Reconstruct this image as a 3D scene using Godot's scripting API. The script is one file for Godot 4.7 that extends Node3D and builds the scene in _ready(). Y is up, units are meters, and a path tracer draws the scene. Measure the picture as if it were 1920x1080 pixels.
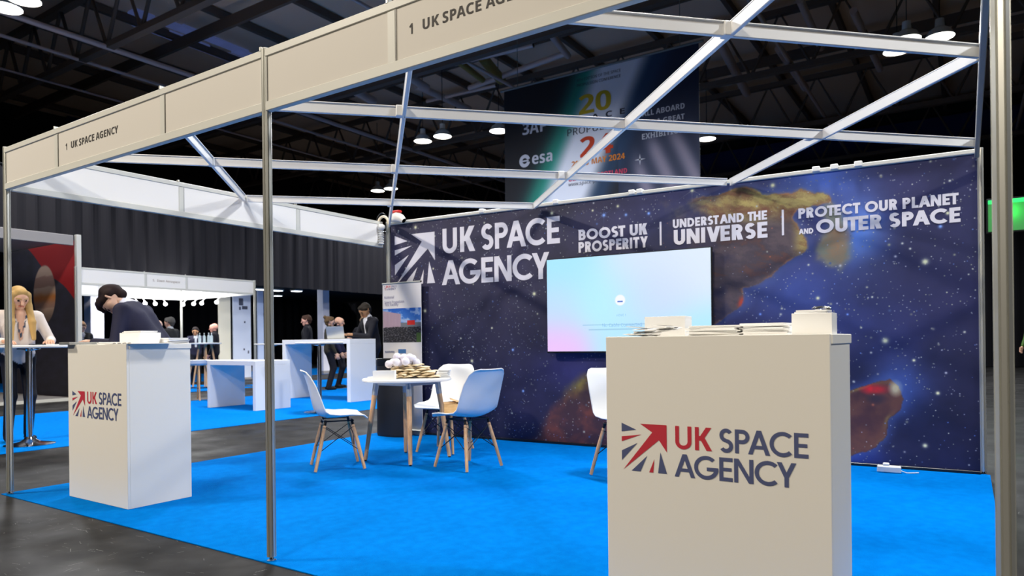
extends Node3D
# An exhibition stand inside a dark hall. Stand frame: front-left post at the origin, front edge along +x, back wall at z = -4; y is up.

const F := 1296.27                       # focal length in pixels of the 1920x1080 frame
const CY := 641.4                        # row of the principal point (the lens is shifted)
const EYE := Vector3(5.7705, 1.0605, 2.1705)
const YAW := 0.58157
const ROLL := -0.0114
const W := 5.85                          # stand width
var cam_basis: Basis
var M := {}
var used := {}
var rng := RandomNumberGenerator.new()
var BLc := Vector3(0.066, 0, -3.91)      # back wall ends
var BRc := Vector3(5.85, 0, -4.225)

# ---------------------------------------------------------------- mesh building
class MB:
	var v := PackedVector3Array()
	var n := PackedVector3Array()
	var uv := PackedVector2Array()
	var c := PackedColorArray()
	var x := Transform3D.IDENTITY
	func tri(a: Vector3, b: Vector3, d: Vector3, na: Vector3, nb: Vector3, nd: Vector3, ua := Vector2.ZERO, ub := Vector2.ZERO, ud := Vector2.ZERO) -> void:
		var bs := x.basis
		v.append(x * a); v.append(x * d); v.append(x * b)
		n.append((bs * na).normalized()); n.append((bs * nd).normalized()); n.append((bs * nb).normalized())
		uv.append(ua); uv.append(ud); uv.append(ub)
	func quad(a: Vector3, b: Vector3, d: Vector3, e: Vector3, ua := Vector2(0, 1), ub := Vector2(1, 1), ud := Vector2(1, 0), ue := Vector2(0, 0)) -> void:
		var nn := (b - a).cross(e - a)
		if nn.length_squared() < 1e-16:
			nn = (d - b).cross(e - b)
		nn = nn.normalized()
		tri(a, b, d, nn, nn, nn, ua, ub, ud)
		tri(a, d, e, nn, nn, nn, ua, ud, ue)
	func squad(a: Vector3, b: Vector3, d: Vector3, e: Vector3, na: Vector3, nb: Vector3, nd: Vector3, ne: Vector3, ua := Vector2.ZERO, ub := Vector2.ZERO, ud := Vector2.ZERO, ue := Vector2.ZERO) -> void:
		tri(a, b, d, na, nb, nd, ua, ub, ud)
		tri(a, d, e, na, nd, ne, ua, ud, ue)
	func box(ctr: Vector3, s: Vector3, bev := 0.0) -> void:      # chamfered box
		var h := s * 0.5
		var b := minf(bev, minf(h.x, minf(h.y, h.z)) * 0.9)
		for ax in 3:
			for sg in [-1.0, 1.0]:
				var u := (ax + 1) % 3
				var w := (ax + 2) % 3
				var p: Array[Vector3] = []
				for q in [[-1, -1], [1, -1], [1, 1], [-1, 1]]:
					var t := Vector3.ZERO
					t[ax] = h[ax] * sg
					t[u] = (h[u] - b) * q[0] * sg
					t[w] = (h[w] - b) * q[1]
					p.append(ctr + t)
				quad(p[0], p[1], p[2], p[3])
		if b > 0.0:
			for ax in 3:
				var u := (ax + 1) % 3
				var w := (ax + 2) % 3
				for su in [-1.0, 1.0]:
					for sw in [-1.0, 1.0]:
						var p: Array[Vector3] = []
						for q in [[-1, 0], [1, 0], [1, 1], [-1, 1]]:
							var t := Vector3.ZERO
							t[ax] = (h[ax] - b) * q[0]
							t[u] = (h[u] if q[1] == 0 else h[u] - b) * su
							t[w] = (h[w] - b if q[1] == 0 else h[w]) * sw
							p.append(ctr + t)
						if su * sw > 0:
							quad(p[0], p[1], p[2], p[3])
						else:
							quad(p[1], p[0], p[3], p[2])
			for sx in [-1.0, 1.0]:
				for sy in [-1.0, 1.0]:
					for sz in [-1.0, 1.0]:
						var a := ctr + Vector3(h.x * sx, (h.y - b) * sy, (h.z - b) * sz)
						var d := ctr + Vector3((h.x - b) * sx, h.y * sy, (h.z - b) * sz)
						var e := ctr + Vector3((h.x - b) * sx, (h.y - b) * sy, h.z * sz)
						var nn := Vector3(sx, sy, sz).normalized()
						if sx * sy * sz > 0: tri(a, d, e, nn, nn, nn)
						else: tri(a, e, d, nn, nn, nn)
	func tube(pts: Array, rad: Array, seg := 10, cap := true) -> void:   # swept circle, radii per point
		var rings := []
		var ref := Vector3.UP
		for i in pts.size():
			var d: Vector3 = (pts[mini(i + 1, pts.size() - 1)] - pts[maxi(i - 1, 0)]).normalized()
			if absf(d.dot(ref)) > 0.95: ref = Vector3.RIGHT if absf(d.x) < 0.9 else Vector3.BACK
			var s := d.cross(ref).normalized()
			var t := s.cross(d).normalized()
			ref = t
			var ring := []
			for k in seg + 1:
				var a := TAU * k / seg
				ring.append([pts[i] + (s * cos(a) + t * sin(a)) * float(rad[mini(i, rad.size() - 1)]), s * cos(a) + t * sin(a)])
			rings.append(ring)
		for i in pts.size() - 1:
			for k in seg:
				var A = rings[i][k]; var B = rings[i][k + 1]; var D = rings[i + 1][k + 1]; var E = rings[i + 1][k]
				squad(A[0], E[0], D[0], B[0], A[1], E[1], D[1], B[1], Vector2(float(k) / seg, i), Vector2(float(k) / seg, i + 1), Vector2((k + 1.0) / seg, i + 1), Vector2((k + 1.0) / seg, i))
		if cap:
			for e in [0, pts.size() - 1]:
				var ctr: Vector3 = pts[e]
				var nn: Vector3 = (pts[0] - pts[1]).normalized() if e == 0 else (pts[e] - pts[e - 1]).normalized()
				for k in seg:
					var A = rings[e][k][0]; var B = rings[e][k + 1][0]
					tri(ctr, A, B, nn, nn, nn)
	func lathe(prof: Array, seg := 24, ctr := Vector3.ZERO, sx := 1.0, sz := 1.0) -> void:   # profile of (radius, y), bottom up
		for i in prof.size() - 1:
			var p: Vector2 = prof[i]
			var q: Vector2 = prof[i + 1]
			var d := q - p
			if d.length() < 1e-7: continue
			var nr := Vector2(d.y, -d.x).normalized()
			for k in seg:
				var a := TAU * k / seg
				var b := TAU * (k + 1) / seg
				var ca := Vector3(cos(a) * sx, 0, sin(a) * sz)
				var cb := Vector3(cos(b) * sx, 0, sin(b) * sz)
				var na := Vector3(cos(a) / sx * nr.x, nr.y, sin(a) / sz * nr.x).normalized()
				var nb := Vector3(cos(b) / sx * nr.x, nr.y, sin(b) / sz * nr.x).normalized()
				squad(ctr + ca * p.x + Vector3.UP * p.y, ctr + ca * q.x + Vector3.UP * q.y, ctr + cb * q.x + Vector3.UP * q.y, ctr + cb * p.x + Vector3.UP * p.y, na, na, nb, nb)
	func sphere(ctr: Vector3, r: Vector3, seg := 14, rows := 9) -> void:
		for i in rows:
			var a0 := -PI / 2 + PI * i / rows
			var a1 := -PI / 2 + PI * (i + 1) / rows
			for k in seg:
				var b0 := TAU * k / seg
				var b1 := TAU * (k + 1) / seg
				var q := [Vector3(cos(a0) * cos(b0), sin(a0), cos(a0) * sin(b0)), Vector3(cos(a1) * cos(b0), sin(a1), cos(a1) * sin(b0)), Vector3(cos(a1) * cos(b1), sin(a1), cos(a1) * sin(b1)), Vector3(cos(a0) * cos(b1), sin(a0), cos(a0) * sin(b1))]
				squad(ctr + q[0] * r, ctr + q[1] * r, ctr + q[2] * r, ctr + q[3] * r, q[0], q[1], q[2], q[3])
	func flat(poly: PackedVector2Array, z := 0.0) -> void:       # convex polygon facing +z
		for i in range(1, poly.size() - 1):
			var a := Vector3(poly[0].x, poly[0].y, z)
			var b := Vector3(poly[i].x, poly[i].y, z)
			var d := Vector3(poly[i + 1].x, poly[i + 1].y, z)
			if (b - a).cross(d - a).z < 0: tri(a, d, b, Vector3.BACK, Vector3.BACK, Vector3.BACK)
			else: tri(a, b, d, Vector3.BACK, Vector3.BACK, Vector3.BACK)
	func extrude(poly: PackedVector2Array, z0: float, z1: float) -> void:  # simple polygon, counter-clockwise, between two z
		var idx := Geometry2D.triangulate_polygon(poly)
		for i in range(0, idx.size(), 3):
			var a := poly[idx[i]]; var b := poly[idx[i + 1]]; var d := poly[idx[i + 2]]
			if (b - a).cross(d - a) < 0: 
				var t := b; b = d; d = t
			tri(Vector3(a.x, a.y, z1), Vector3(b.x, b.y, z1), Vector3(d.x, d.y, z1), Vector3.BACK, Vector3.BACK, Vector3.BACK)
			tri(Vector3(a.x, a.y, z0), Vector3(d.x, d.y, z0), Vector3(b.x, b.y, z0), Vector3.FORWARD, Vector3.FORWARD, Vector3.FORWARD)
		for i in poly.size():
			var a := poly[i]; var b := poly[(i + 1) % poly.size()]
			quad(Vector3(a.x, a.y, z1), Vector3(a.x, a.y, z0), Vector3(b.x, b.y, z0), Vector3(b.x, b.y, z1))
	func mesh() -> ArrayMesh:
		var arr := []
		arr.resize(Mesh.ARRAY_MAX)
		arr[Mesh.ARRAY_VERTEX] = v
		arr[Mesh.ARRAY_NORMAL] = n
		arr[Mesh.ARRAY_TEX_UV] = uv
		if c.size() == v.size() and c.size() > 0: arr[Mesh.ARRAY_COLOR] = c
		var m := ArrayMesh.new()
		m.add_surface_from_arrays(Mesh.PRIMITIVE_TRIANGLES, arr)
		return m

# ---------------------------------------------------------------- scene helpers
func numbered(called: String) -> String:
	var k: int = used.get(called, -1) + 1
	used[called] = k
	return called if k == 0 else "%s_%03d" % [called, k]

func tag(o: Node3D, label: String, category: String, group := "") -> Node3D:
	o.set_meta("label", label)
	o.set_meta("category", category)
	if group: o.set_meta("group", group)
	return o

func thing(called: String, label: String, category: String, at := Vector3.ZERO, turn := 0.0, group := "") -> Node3D:
	var o := Node3D.new()
	o.name = numbered(called)
	add_child(o)
	o.position = at
	o.rotation.y = turn
	return tag(o, label, category, group)

func structure(called: String, at := Vector3.ZERO) -> Node3D:
	var o := Node3D.new()
	o.name = called
	add_child(o)
	o.position = at
	o.set_meta("kind", "structure")
	return o

func part(parent: Node3D, called: String, mb: MB, m: Material, label := "") -> MeshInstance3D:
	var o := MeshInstance3D.new()
	o.name = numbered(called) if parent == self else called
	o.mesh = mb.mesh()
	o.material_override = null
	o.mesh.surface_set_material(0, m)
	parent.add_child(o, true)
	if label: o.set_meta("label", label)
	return o

func same(parent: Node3D, called: String, mesh: Mesh, xf: Transform3D) -> MeshInstance3D:   # another piece that shares a mesh
	var o := MeshInstance3D.new()
	o.name = called
	o.mesh = mesh
	parent.add_child(o, true)
	o.transform = xf
	return o

func copy_of(o: Node3D, at: Vector3, turn: float, label := "") -> Node3D:
	var c: Node3D = o.duplicate()
	var base := String(o.name).rstrip("0123456789").rstrip("_")
	c.name = numbered(base)
	add_child(c)
	c.position = at
	c.rotation.y = turn
	if label: c.set_meta("label", label)
	return c

func srgb(r: int, g: int, b: int) -> Color:
	return Color(r / 255.0, g / 255.0, b / 255.0)

func mat(c: Color, rough := 0.6, metal := 0.0, spec := 0.5) -> StandardMaterial3D:
	var m := StandardMaterial3D.new()
	m.albedo_color = c
	m.roughness = rough
	m.metallic = metal
	m.metallic_specular = spec
	return m

func glow(c: Color, e: float) -> StandardMaterial3D:
	var m := mat(c, 0.5)
	m.emission_enabled = true
	m.emission = c
	m.emission_energy_multiplier = e
	return m

func noise_tex(freq: float, size: int, ramp: Gradient = null, normal := false, bump := 4.0, sd := 1) -> NoiseTexture2D:
	var f := FastNoiseLite.new()
	f.seed = sd
	f.frequency = freq
	f.fractal_octaves = 4
	var t := NoiseTexture2D.new()
	t.width = size
	t.height = size
	t.seamless = true
	t.noise = f
	if ramp: t.color_ramp = ramp
	if normal:
		t.as_normal_map = true
		t.bump_strength = bump
	return t

func tri_map(m: StandardMaterial3D, scale: float) -> StandardMaterial3D:
	m.uv1_triplanar = true
	m.uv1_world_triplanar = true
	m.uv1_scale = Vector3.ONE * scale
	return m

# pixel of the photograph -> world, on a known height / plane
func ray(px: float, py: float) -> Vector3:
	return cam_basis * Vector3((px - 960.0) / F, -(py - CY) / F, -1.0)
func on_y(px: float, py: float, h := 0.0) -> Vector3:
	var d := ray(px, py)
	return EYE + d * ((h - EYE.y) / d.y)
func on_z(px: float, py: float, z: float) -> Vector3:
	var d := ray(px, py)
	return EYE + d * ((z - EYE.z) / d.z)
func on_x(px: float, py: float, x: float) -> Vector3:
	var d := ray(px, py)
	return EYE + d * ((x - EYE.x) / d.x)
func deep(px: float, py: float, depth: float) -> Vector3:
	return EYE + ray(px, py) * depth
func wall_at(px: float, py: float) -> Vector2:      # (distance along the back wall, height)
	var u := (BRc - BLc).normalized()
	var nn := Vector3(-u.z, 0, u.x)
	var d := ray(px, py)
	var q := EYE + d * ((BLc + Vector3(0, 0, 0.02) - EYE).dot(nn) / d.dot(nn))
	return Vector2((q - BLc).dot(u), q.y)

# ---------------------------------------------------------------- lettering
func glyph(ch: String, w: float) -> Array:           # [width, list of convex polygons], capital height 1
	var P := []
	var hw := w * 1.12
	var rect := func(x0: float, y0: float, x1: float, y1: float) -> void: P.append(PackedVector2Array([Vector2(x0, y0), Vector2(x1, y0), Vector2(x1, y1), Vector2(x0, y1)]))
	var dia := func(x0: float, y0: float, x1: float, y1: float, k := 1.0) -> void: P.append(PackedVector2Array([Vector2(x0, y0), Vector2(x0 + hw * k, y0), Vector2(x1 + hw * k, y1), Vector2(x1, y1)]))
	var arc := func(cx: float, cy: float, rx: float, ry: float, a0: float, a1: float) -> void:
		var steps := maxi(3, int(absf(a1 - a0) / 11.0))
		for i in steps:
			var a := deg_to_rad(lerpf(a0, a1, float(i) / steps))
			var b := deg_to_rad(lerpf(a0, a1, (i + 1.0) / steps))
			P.append(PackedVector2Array([Vector2(cx + rx * cos(a), cy + ry * sin(a)), Vector2(cx + rx * cos(b), cy + ry * sin(b)), Vector2(cx + (rx - w) * cos(b), cy + (ry - w) * sin(b)), Vector2(cx + (rx - w) * cos(a), cy + (ry - w) * sin(a))]))
	var wd := 0.6
	match ch:
		"A":
			wd = 0.88
			dia.call(0.0, 0.0, 0.44 - hw * 0.5, 1.0); dia.call(wd - hw, 0.0, 0.44 - hw * 0.5, 1.0); rect.call(0.2, 0.23, 0.68, 0.23 + w * 0.9)
		"B":
			wd = 0.64
			rect.call(0.0, 0.0, w, 1.0)
			for y in [0.0, 0.5 - w / 2, 1.0 - w]: rect.call(w * 0.5, y, 0.33, y + w)
			arc.call(0.33, 0.75 - w / 4, 0.27, 0.25 + w / 4, -90, 90); arc.call(0.33, 0.25 + w / 4, 0.31, 0.25 + w / 4, -90, 90)
		"C":
			wd = 0.86
			arc.call(0.5, 0.5, 0.51, 0.51, 46, 314)
		"D":
			wd = 0.76
			rect.call(0.0, 0.0, w, 1.0); rect.call(0.0, 0.0, 0.32, w); rect.call(0.0, 1.0 - w, 0.32, 1.0); arc.call(0.32, 0.5, 0.44, 0.5, -90, 90)
		"E":
			wd = 0.54
			rect.call(0.0, 0.0, w, 1.0); rect.call(0.0, 0.0, wd, w); rect.call(0.0, 1.0 - w, wd, 1.0); rect.call(0.0, 0.5 - w * 0.45, wd * 0.92, 0.5 + w * 0.45)
		"G":
			wd = 0.98
			arc.call(0.5, 0.5, 0.51, 0.51, 46, 352); rect.call(0.52, 0.5 - w * 0.8, 1.0, 0.5 + w * 0.12)
		"H":
			wd = 0.7
			rect.call(0.0, 0.0, w, 1.0); rect.call(wd - w, 0.0, wd, 1.0); rect.call(0.0, 0.5 - w / 2, wd, 0.5 + w / 2)
		"I":
			wd = w
			rect.call(0.0, 0.0, w, 1.0)
		"K":
			wd = 0.68
			rect.call(0.0, 0.0, w, 1.0); dia.call(w * 0.55, 0.42, wd - hw * 1.25, 1.0, 1.2); dia.call(wd - hw * 1.15, 0.0, w * 0.85, 0.62, 1.2)
		"L":
			wd = 0.5
			rect.call(0.0, 0.0, w, 1.0); rect.call(0.0, 0.0, wd, w)
		"N":
			wd = 0.76
			rect.call(0.0, 0.0, w, 1.0); rect.call(wd - w, 0.0, wd, 1.0); dia.call(wd - hw, 0.0, 0.0, 1.0)
		"O":
			wd = 1.0
			arc.call(0.5, 0.5, 0.51, 0.51, 0, 360)
		"P", "R":
			wd = 0.6
			rect.call(0.0, 0.0, w, 1.0); rect.call(0.0, 1.0 - w, 0.3, 1.0); rect.call(0.0, 0.4, 0.3, 0.4 + w); arc.call(0.3, 0.7, 0.3, 0.3, -90, 90)
			if ch == "R":
				wd = 0.64
				dia.call(wd - hw * 1.15, 0.0, 0.2, 0.45, 1.1)
		"S":
			wd = 0.58
			var ry := 0.25 + w / 4
			arc.call(0.29, 1.01 - ry, 0.28, ry, 32, 270); arc.call(0.29, ry - 0.01, 0.29, ry, -148, 90)
		"T":
			wd = 0.6
			rect.call(0.0, 1.0 - w, wd, 1.0); rect.call(0.3 - w / 2, 0.0, 0.3 + w / 2, 1.0)
		"U":
			wd = 0.68
			rect.call(0.0, 0.33, w, 1.0); rect.call(wd - w, 0.33, wd, 1.0); arc.call(0.34, 0.33, 0.34, 0.34, 180, 360)
		"V":
			wd = 0.78
			dia.call(0.39 - hw * 0.5, 0.0, 0.0, 1.0); dia.call(0.39 - hw * 0.5, 0.0, wd - hw, 1.0)
		"Y":
			wd = 0.72
			dia.call(0.36 - hw * 0.5, 0.4, 0.0, 1.0); dia.call(0.36 - hw * 0.5, 0.4, wd - hw, 1.0); rect.call(0.36 - w / 2, 0.0, 0.36 + w / 2, 0.44)
		" ":
			wd = 0.20
	return [wd, P]

func letters(mb: MB, text: String, x0: float, y0: float, width: float, cap: float, weight: float, z := 0.0, gap := 0.12, only := "") -> void:
	var total := 0.0
	var gs := []
	for i in text.length():
		var g := glyph(text[i], weight)
		var nxt := text[i + 1] if i + 1 < text.length() else ""
		var k := gap if nxt else 0.0
		if nxt and text[i] != " " and nxt != " " and text[i] != "I" and nxt != "I" and (text[i] in "AVYT") != (nxt in "AVYT"): k -= 0.085      # letters with open sides sit closer
		if text[i] == "P" and nxt == "A": k -= 0.05
		g.append(k)
		gs.append(g)
		total += g[0] + k
	var sx := width / total
	var x := 0.0
	for i in gs.size():
		if only == "" or only[i] == "x":
			var step := 0
			for p in gs[i][1]:
				step += 1
				var q := PackedVector2Array()
				for t in p: q.append(Vector2(x0 + (x + t.x) * sx, y0 + t.y * cap))
				mb.flat(q, z + step * 0.00003)
		x += gs[i][0] + gs[i][2]

func emblem(red: MB, blue: MB, x0: float, ytop: float, e: float, z: float) -> void:   # rays and an arrow inside a square
	var shapes := [[0, [0.0, 0.0, 0.33, 0.13, 0.0, 0.185]], [1, [0.0, 0.29, 0.445, 0.226, 0.0, 0.395]], [0, [0.0, 0.588, 0.358, 0.407, 0.0, 0.795]], [1, [0.42, 0.0, 1.0, 0.0, 0.685, 0.167]], [1, [1.0, 0.0, 1.0, 0.56, 0.831, 0.319]], [1, [1.0, 0.0, 0.831, 0.319, 0.685, 0.167]], [1, [0.685, 0.167, 0.831, 0.319, 0.03, 0.99]], [0, [0.219, 1.0, 0.42, 1.0, 0.572, 0.661]], [1, [0.61, 1.0, 0.703, 1.0, 0.728, 0.717]], [0, [0.806, 1.0, 1.0, 1.0, 0.861, 0.567]]]
	for s in shapes:
		var p := PackedVector2Array()
		for i in 3: p.append(Vector2(x0 + s[1][2 * i] * e, ytop - s[1][2 * i + 1] * e))
		(red if s[0] == 1 else blue).flat(p, z)

func agency_logo(parent: Node3D, x0: float, ytop: float, e: float, z: float, red_m: Material, blue_m: Material, tall := 1.03) -> void:
	var red := MB.new()
	var blue := MB.new()
	emblem(red, blue, x0, ytop, e, z)
	var tx := x0 + 1.18 * e
	var cap := 0.45 * e * tall
	var uk := MB.new()
	var sp := MB.new()
	var ag := MB.new()
	letters(uk, "UK", tx, ytop - cap, 0.749 * e, cap, 0.165, z, 0.14)
	letters(sp, "SPACE", x0 + 2.077 * e, ytop - cap, 1.639 * e, cap, 0.165, z, 0.07)
	letters(ag, "AGENCY", tx - 0.02 * e, ytop - e * tall, 2.342 * e, cap, 0.165, z, 0.05)
	part(parent, "agency_lettering", ag, blue_m)
	part(parent, "red_lettering", uk, red_m)
	part(parent, "space_lettering", sp, blue_m)
	part(parent, "red_rays", red, red_m)
	part(parent, "blue_rays", blue, blue_m)

func font(bold := true, fam := "Droid Sans") -> SystemFont:
	var f := SystemFont.new()
	f.font_names = PackedStringArray([fam])
	f.font_weight = 700 if bold else 400
	return f

func print_text(parent: Node3D, called: String, text: String, at: Vector3, width: float, m: Material, bold := true, turn := Basis.IDENTITY, tall := 0.0) -> void:   # left-bottom of the first capital at `at`
	var t := TextMesh.new()
	t.text = text
	t.font = font(bold)
	t.font_size = 64
	t.pixel_size = 0.01
	t.depth = 0.02
	t.horizontal_alignment = HORIZONTAL_ALIGNMENT_LEFT
	t.curve_step = 2.0
	t.material = m
	var bb := t.get_aabb()
	var s := width / bb.size.x
	var sy := s if tall <= 0.0 else tall / bb.size.y
	var o := MeshInstance3D.new()
	o.name = called
	o.mesh = t
	parent.add_child(o, true)
	o.transform = Transform3D(turn * Basis.from_scale(Vector3(s, sy, s * 0.5)), at - turn * Vector3(bb.position.x * s, bb.position.y * sy, -0.0005))

# ---------------------------------------------------------------- bodies: a field of tapered capsules, meshed as surface nets
class Field:
	var bones := []        # [a, b, ra, rb, colour index, blend]
	func add(a: Vector3, b: Vector3, ra: float, rb: float, col: int, k := 0.03) -> void:
		bones.append([a, b, ra, rb, col, k])
	func build(mb: MB, h: float, cols: Array) -> void:
		var lo := Vector3.ONE * 1e9
		var hi := -lo
		for q in bones:
			var r: float = maxf(q[2], q[3])
			lo = lo.min(q[0] - Vector3.ONE * r).min(q[1] - Vector3.ONE * r)
			hi = hi.max(q[0] + Vector3.ONE * r).max(q[1] + Vector3.ONE * r)
		lo -= Vector3.ONE * h * 2.5
		hi += Vector3.ONE * h * 2.5
		var nx := int((hi.x - lo.x) / h) + 2
		var ny := int((hi.y - lo.y) / h) + 2
		var nz := int((hi.z - lo.z) / h) + 2
		var f := PackedFloat32Array()
		f.resize(nx * ny * nz)
		f.fill(1.0)
		var near := PackedFloat32Array()
		near.resize(nx * ny * nz)
		near.fill(1.0)
		var own := PackedByteArray()
		own.resize(nx * ny * nz)
		for q in bones:
			var a: Vector3 = q[0]
			var b: Vector3 = q[1]
			var ra: float = q[2]
			var rb: float = q[3]
			var k: float = q[5]
			var ci: int = q[4]
			var ab := b - a
			var inv := 1.0 / maxf(ab.length_squared(), 1e-9)
			var r := maxf(ra, rb) + k + 2.0 * h
			var l := ((a.min(b) - Vector3.ONE * r - lo) / h).floor()
			var u := ((a.max(b) + Vector3.ONE * r - lo) / h).ceil()
			for iz in range(maxi(0, int(l.z)), mini(nz - 1, int(u.z)) + 1):
				for iy in range(maxi(0, int(l.y)), mini(ny - 1, int(u.y)) + 1):
					var row := (iz * ny + iy) * nx
					for ix in range(maxi(0, int(l.x)), mini(nx - 1, int(u.x)) + 1):
						var p := lo + Vector3(ix, iy, iz) * h - a
						var t := clampf(p.dot(ab) * inv, 0.0, 1.0)
						var d := (p - ab * t).length() - lerpf(ra, rb, t)
						var o := row + ix
						var e := f[o]
						if d < near[o]:
							near[o] = d
							own[o] = ci
						var g := maxf(k - absf(d - e), 0.0) / k
						f[o] = minf(d, e) - g * g * k * 0.25
		var id := {}
		var vs := PackedVector3Array()
		var cs := PackedColorArray()
		var off := [0, 1, nx, nx + 1, nx * ny, nx * ny + 1, nx * ny + nx, nx * ny + nx + 1]
		for iz in nz - 1:
			for iy in ny - 1:
				for ix in nx - 1:
					var o := (iz * ny + iy) * nx + ix
					var s0 := f[o] < 0.0
					var mixed := false
					for j in range(1, 8):
						if (f[o + off[j]] < 0.0) != s0:
							mixed = true
							break
					if not mixed: continue
					var sum := Vector3.ZERO
					var cnt := 0
					for j in 8:
						for ax in 3:
							var bit := 1 << ax
							if j & bit: continue
							var fa := f[o + off[j]]
							var fb := f[o + off[j | bit]]
							if (fa < 0.0) == (fb < 0.0): continue
							var p := Vector3(j & 1, (j >> 1) & 1, (j >> 2) & 1)
							p[ax] += fa / (fa - fb)
							sum += p
							cnt += 1
					id[o] = vs.size()
					vs.append(lo + (Vector3(ix, iy, iz) + sum / cnt) * h)
					cs.append(cols[own[o]])
		var faces := PackedInt32Array()
		var step := [1, nx, nx * ny]
		for o in id:
			for ax in 3:
				var o2: int = o + step[ax]
				if (f[o] < 0.0) == (f[o2] < 0.0): continue
				var su: int = step[(ax + 1) % 3]
				var sw: int = step[(ax + 2) % 3]
				if not (id.has(o - su) and id.has(o - sw) and id.has(o - su - sw)): continue
				var q := [id[o], id[o - su], id[o - su - sw], id[o - sw]]
				if f[o] >= 0.0: q.reverse()
				faces.append_array(PackedInt32Array([q[0], q[1], q[2], q[0], q[2], q[3]]))
		var ns := PackedVector3Array()
		ns.resize(vs.size())
		for i in range(0, faces.size(), 3):
			var nn := (vs[faces[i + 1]] - vs[faces[i]]).cross(vs[faces[i + 2]] - vs[faces[i]])
			for j in 3: ns[faces[i + j]] += nn
		for i in range(0, faces.size(), 3):
			var A := faces[i]; var B := faces[i + 1]; var D := faces[i + 2]
			mb.tri(vs[A], vs[B], vs[D], ns[A], ns[B], ns[D])
			mb.c.append(cs[A]); mb.c.append(cs[D]); mb.c.append(cs[B])

func elbow(a: Vector3, b: Vector3, l1: float, l2: float, pole: Vector3) -> Vector3:
	var d := b - a
	var l := clampf(d.length(), 0.02, (l1 + l2) * 0.995)
	d = d.normalized()
	var t := (l1 * l1 - l2 * l2 + l * l) / (2.0 * l)
	var side := (pole - d * pole.dot(d)).normalized()
	return a + d * t + side * sqrt(maxf(l1 * l1 - t * t, 0.0))

func add_hand(f: Field, wrist: Vector3, dir: Vector3, palm: Vector3, thumb: Vector3, s: float, col: int, curl := 0.45) -> void:
	# palm, four fingers of different lengths, thumb from the side of the palm near its base
	var across := thumb.normalized()
	var base := wrist + dir * 0.085 * s
	f.add(wrist - dir * 0.02 * s, base, 0.022 * s, 0.020 * s, col, 0.012)
	f.add(wrist + across * 0.02 * s + dir * 0.02 * s, base + across * 0.026 * s, 0.016 * s, 0.014 * s, col, 0.012)
	f.add(wrist - across * 0.015 * s + dir * 0.02 * s, base - across * 0.026 * s, 0.016 * s, 0.013 * s, col, 0.012)
	var lens := [0.072, 0.080, 0.074, 0.058]
	for i in 4:
		var o: Vector3 = base + across * (0.030 - 0.020 * i) * s
		var d1 := (dir + palm * curl * 0.5 + across * (0.12 - 0.08 * i)).normalized()
		var d2 := (dir + palm * curl * 1.4).normalized()
		var d3 := (dir + palm * curl * 2.6).normalized()
		var L: float = lens[i] * s
		var k1 := o + d1 * L * 0.45
		var k2 := k1 + d2 * L * 0.32
		f.add(o - d1 * 0.02 * s, k1, 0.0095 * s, 0.0085 * s, col, 0.004)
		f.add(k1, k2, 0.0085 * s, 0.008 * s, col, 0.004)
		f.add(k2, k2 + d3 * L * 0.26, 0.008 * s, 0.0068 * s, col, 0.004)
	var tb := wrist + dir * 0.025 * s + across * 0.024 * s
	var t1 := tb + (across * 0.8 + dir * 0.6 + palm * 0.3).normalized() * 0.042 * s
	f.add(tb, t1, 0.013 * s, 0.0105 * s, col, 0.006)
	f.add(t1, t1 + (across * 0.25 + dir + palm * 0.35).normalized() * 0.034 * s, 0.010 * s, 0.0078 * s, col, 0.004)

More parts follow.
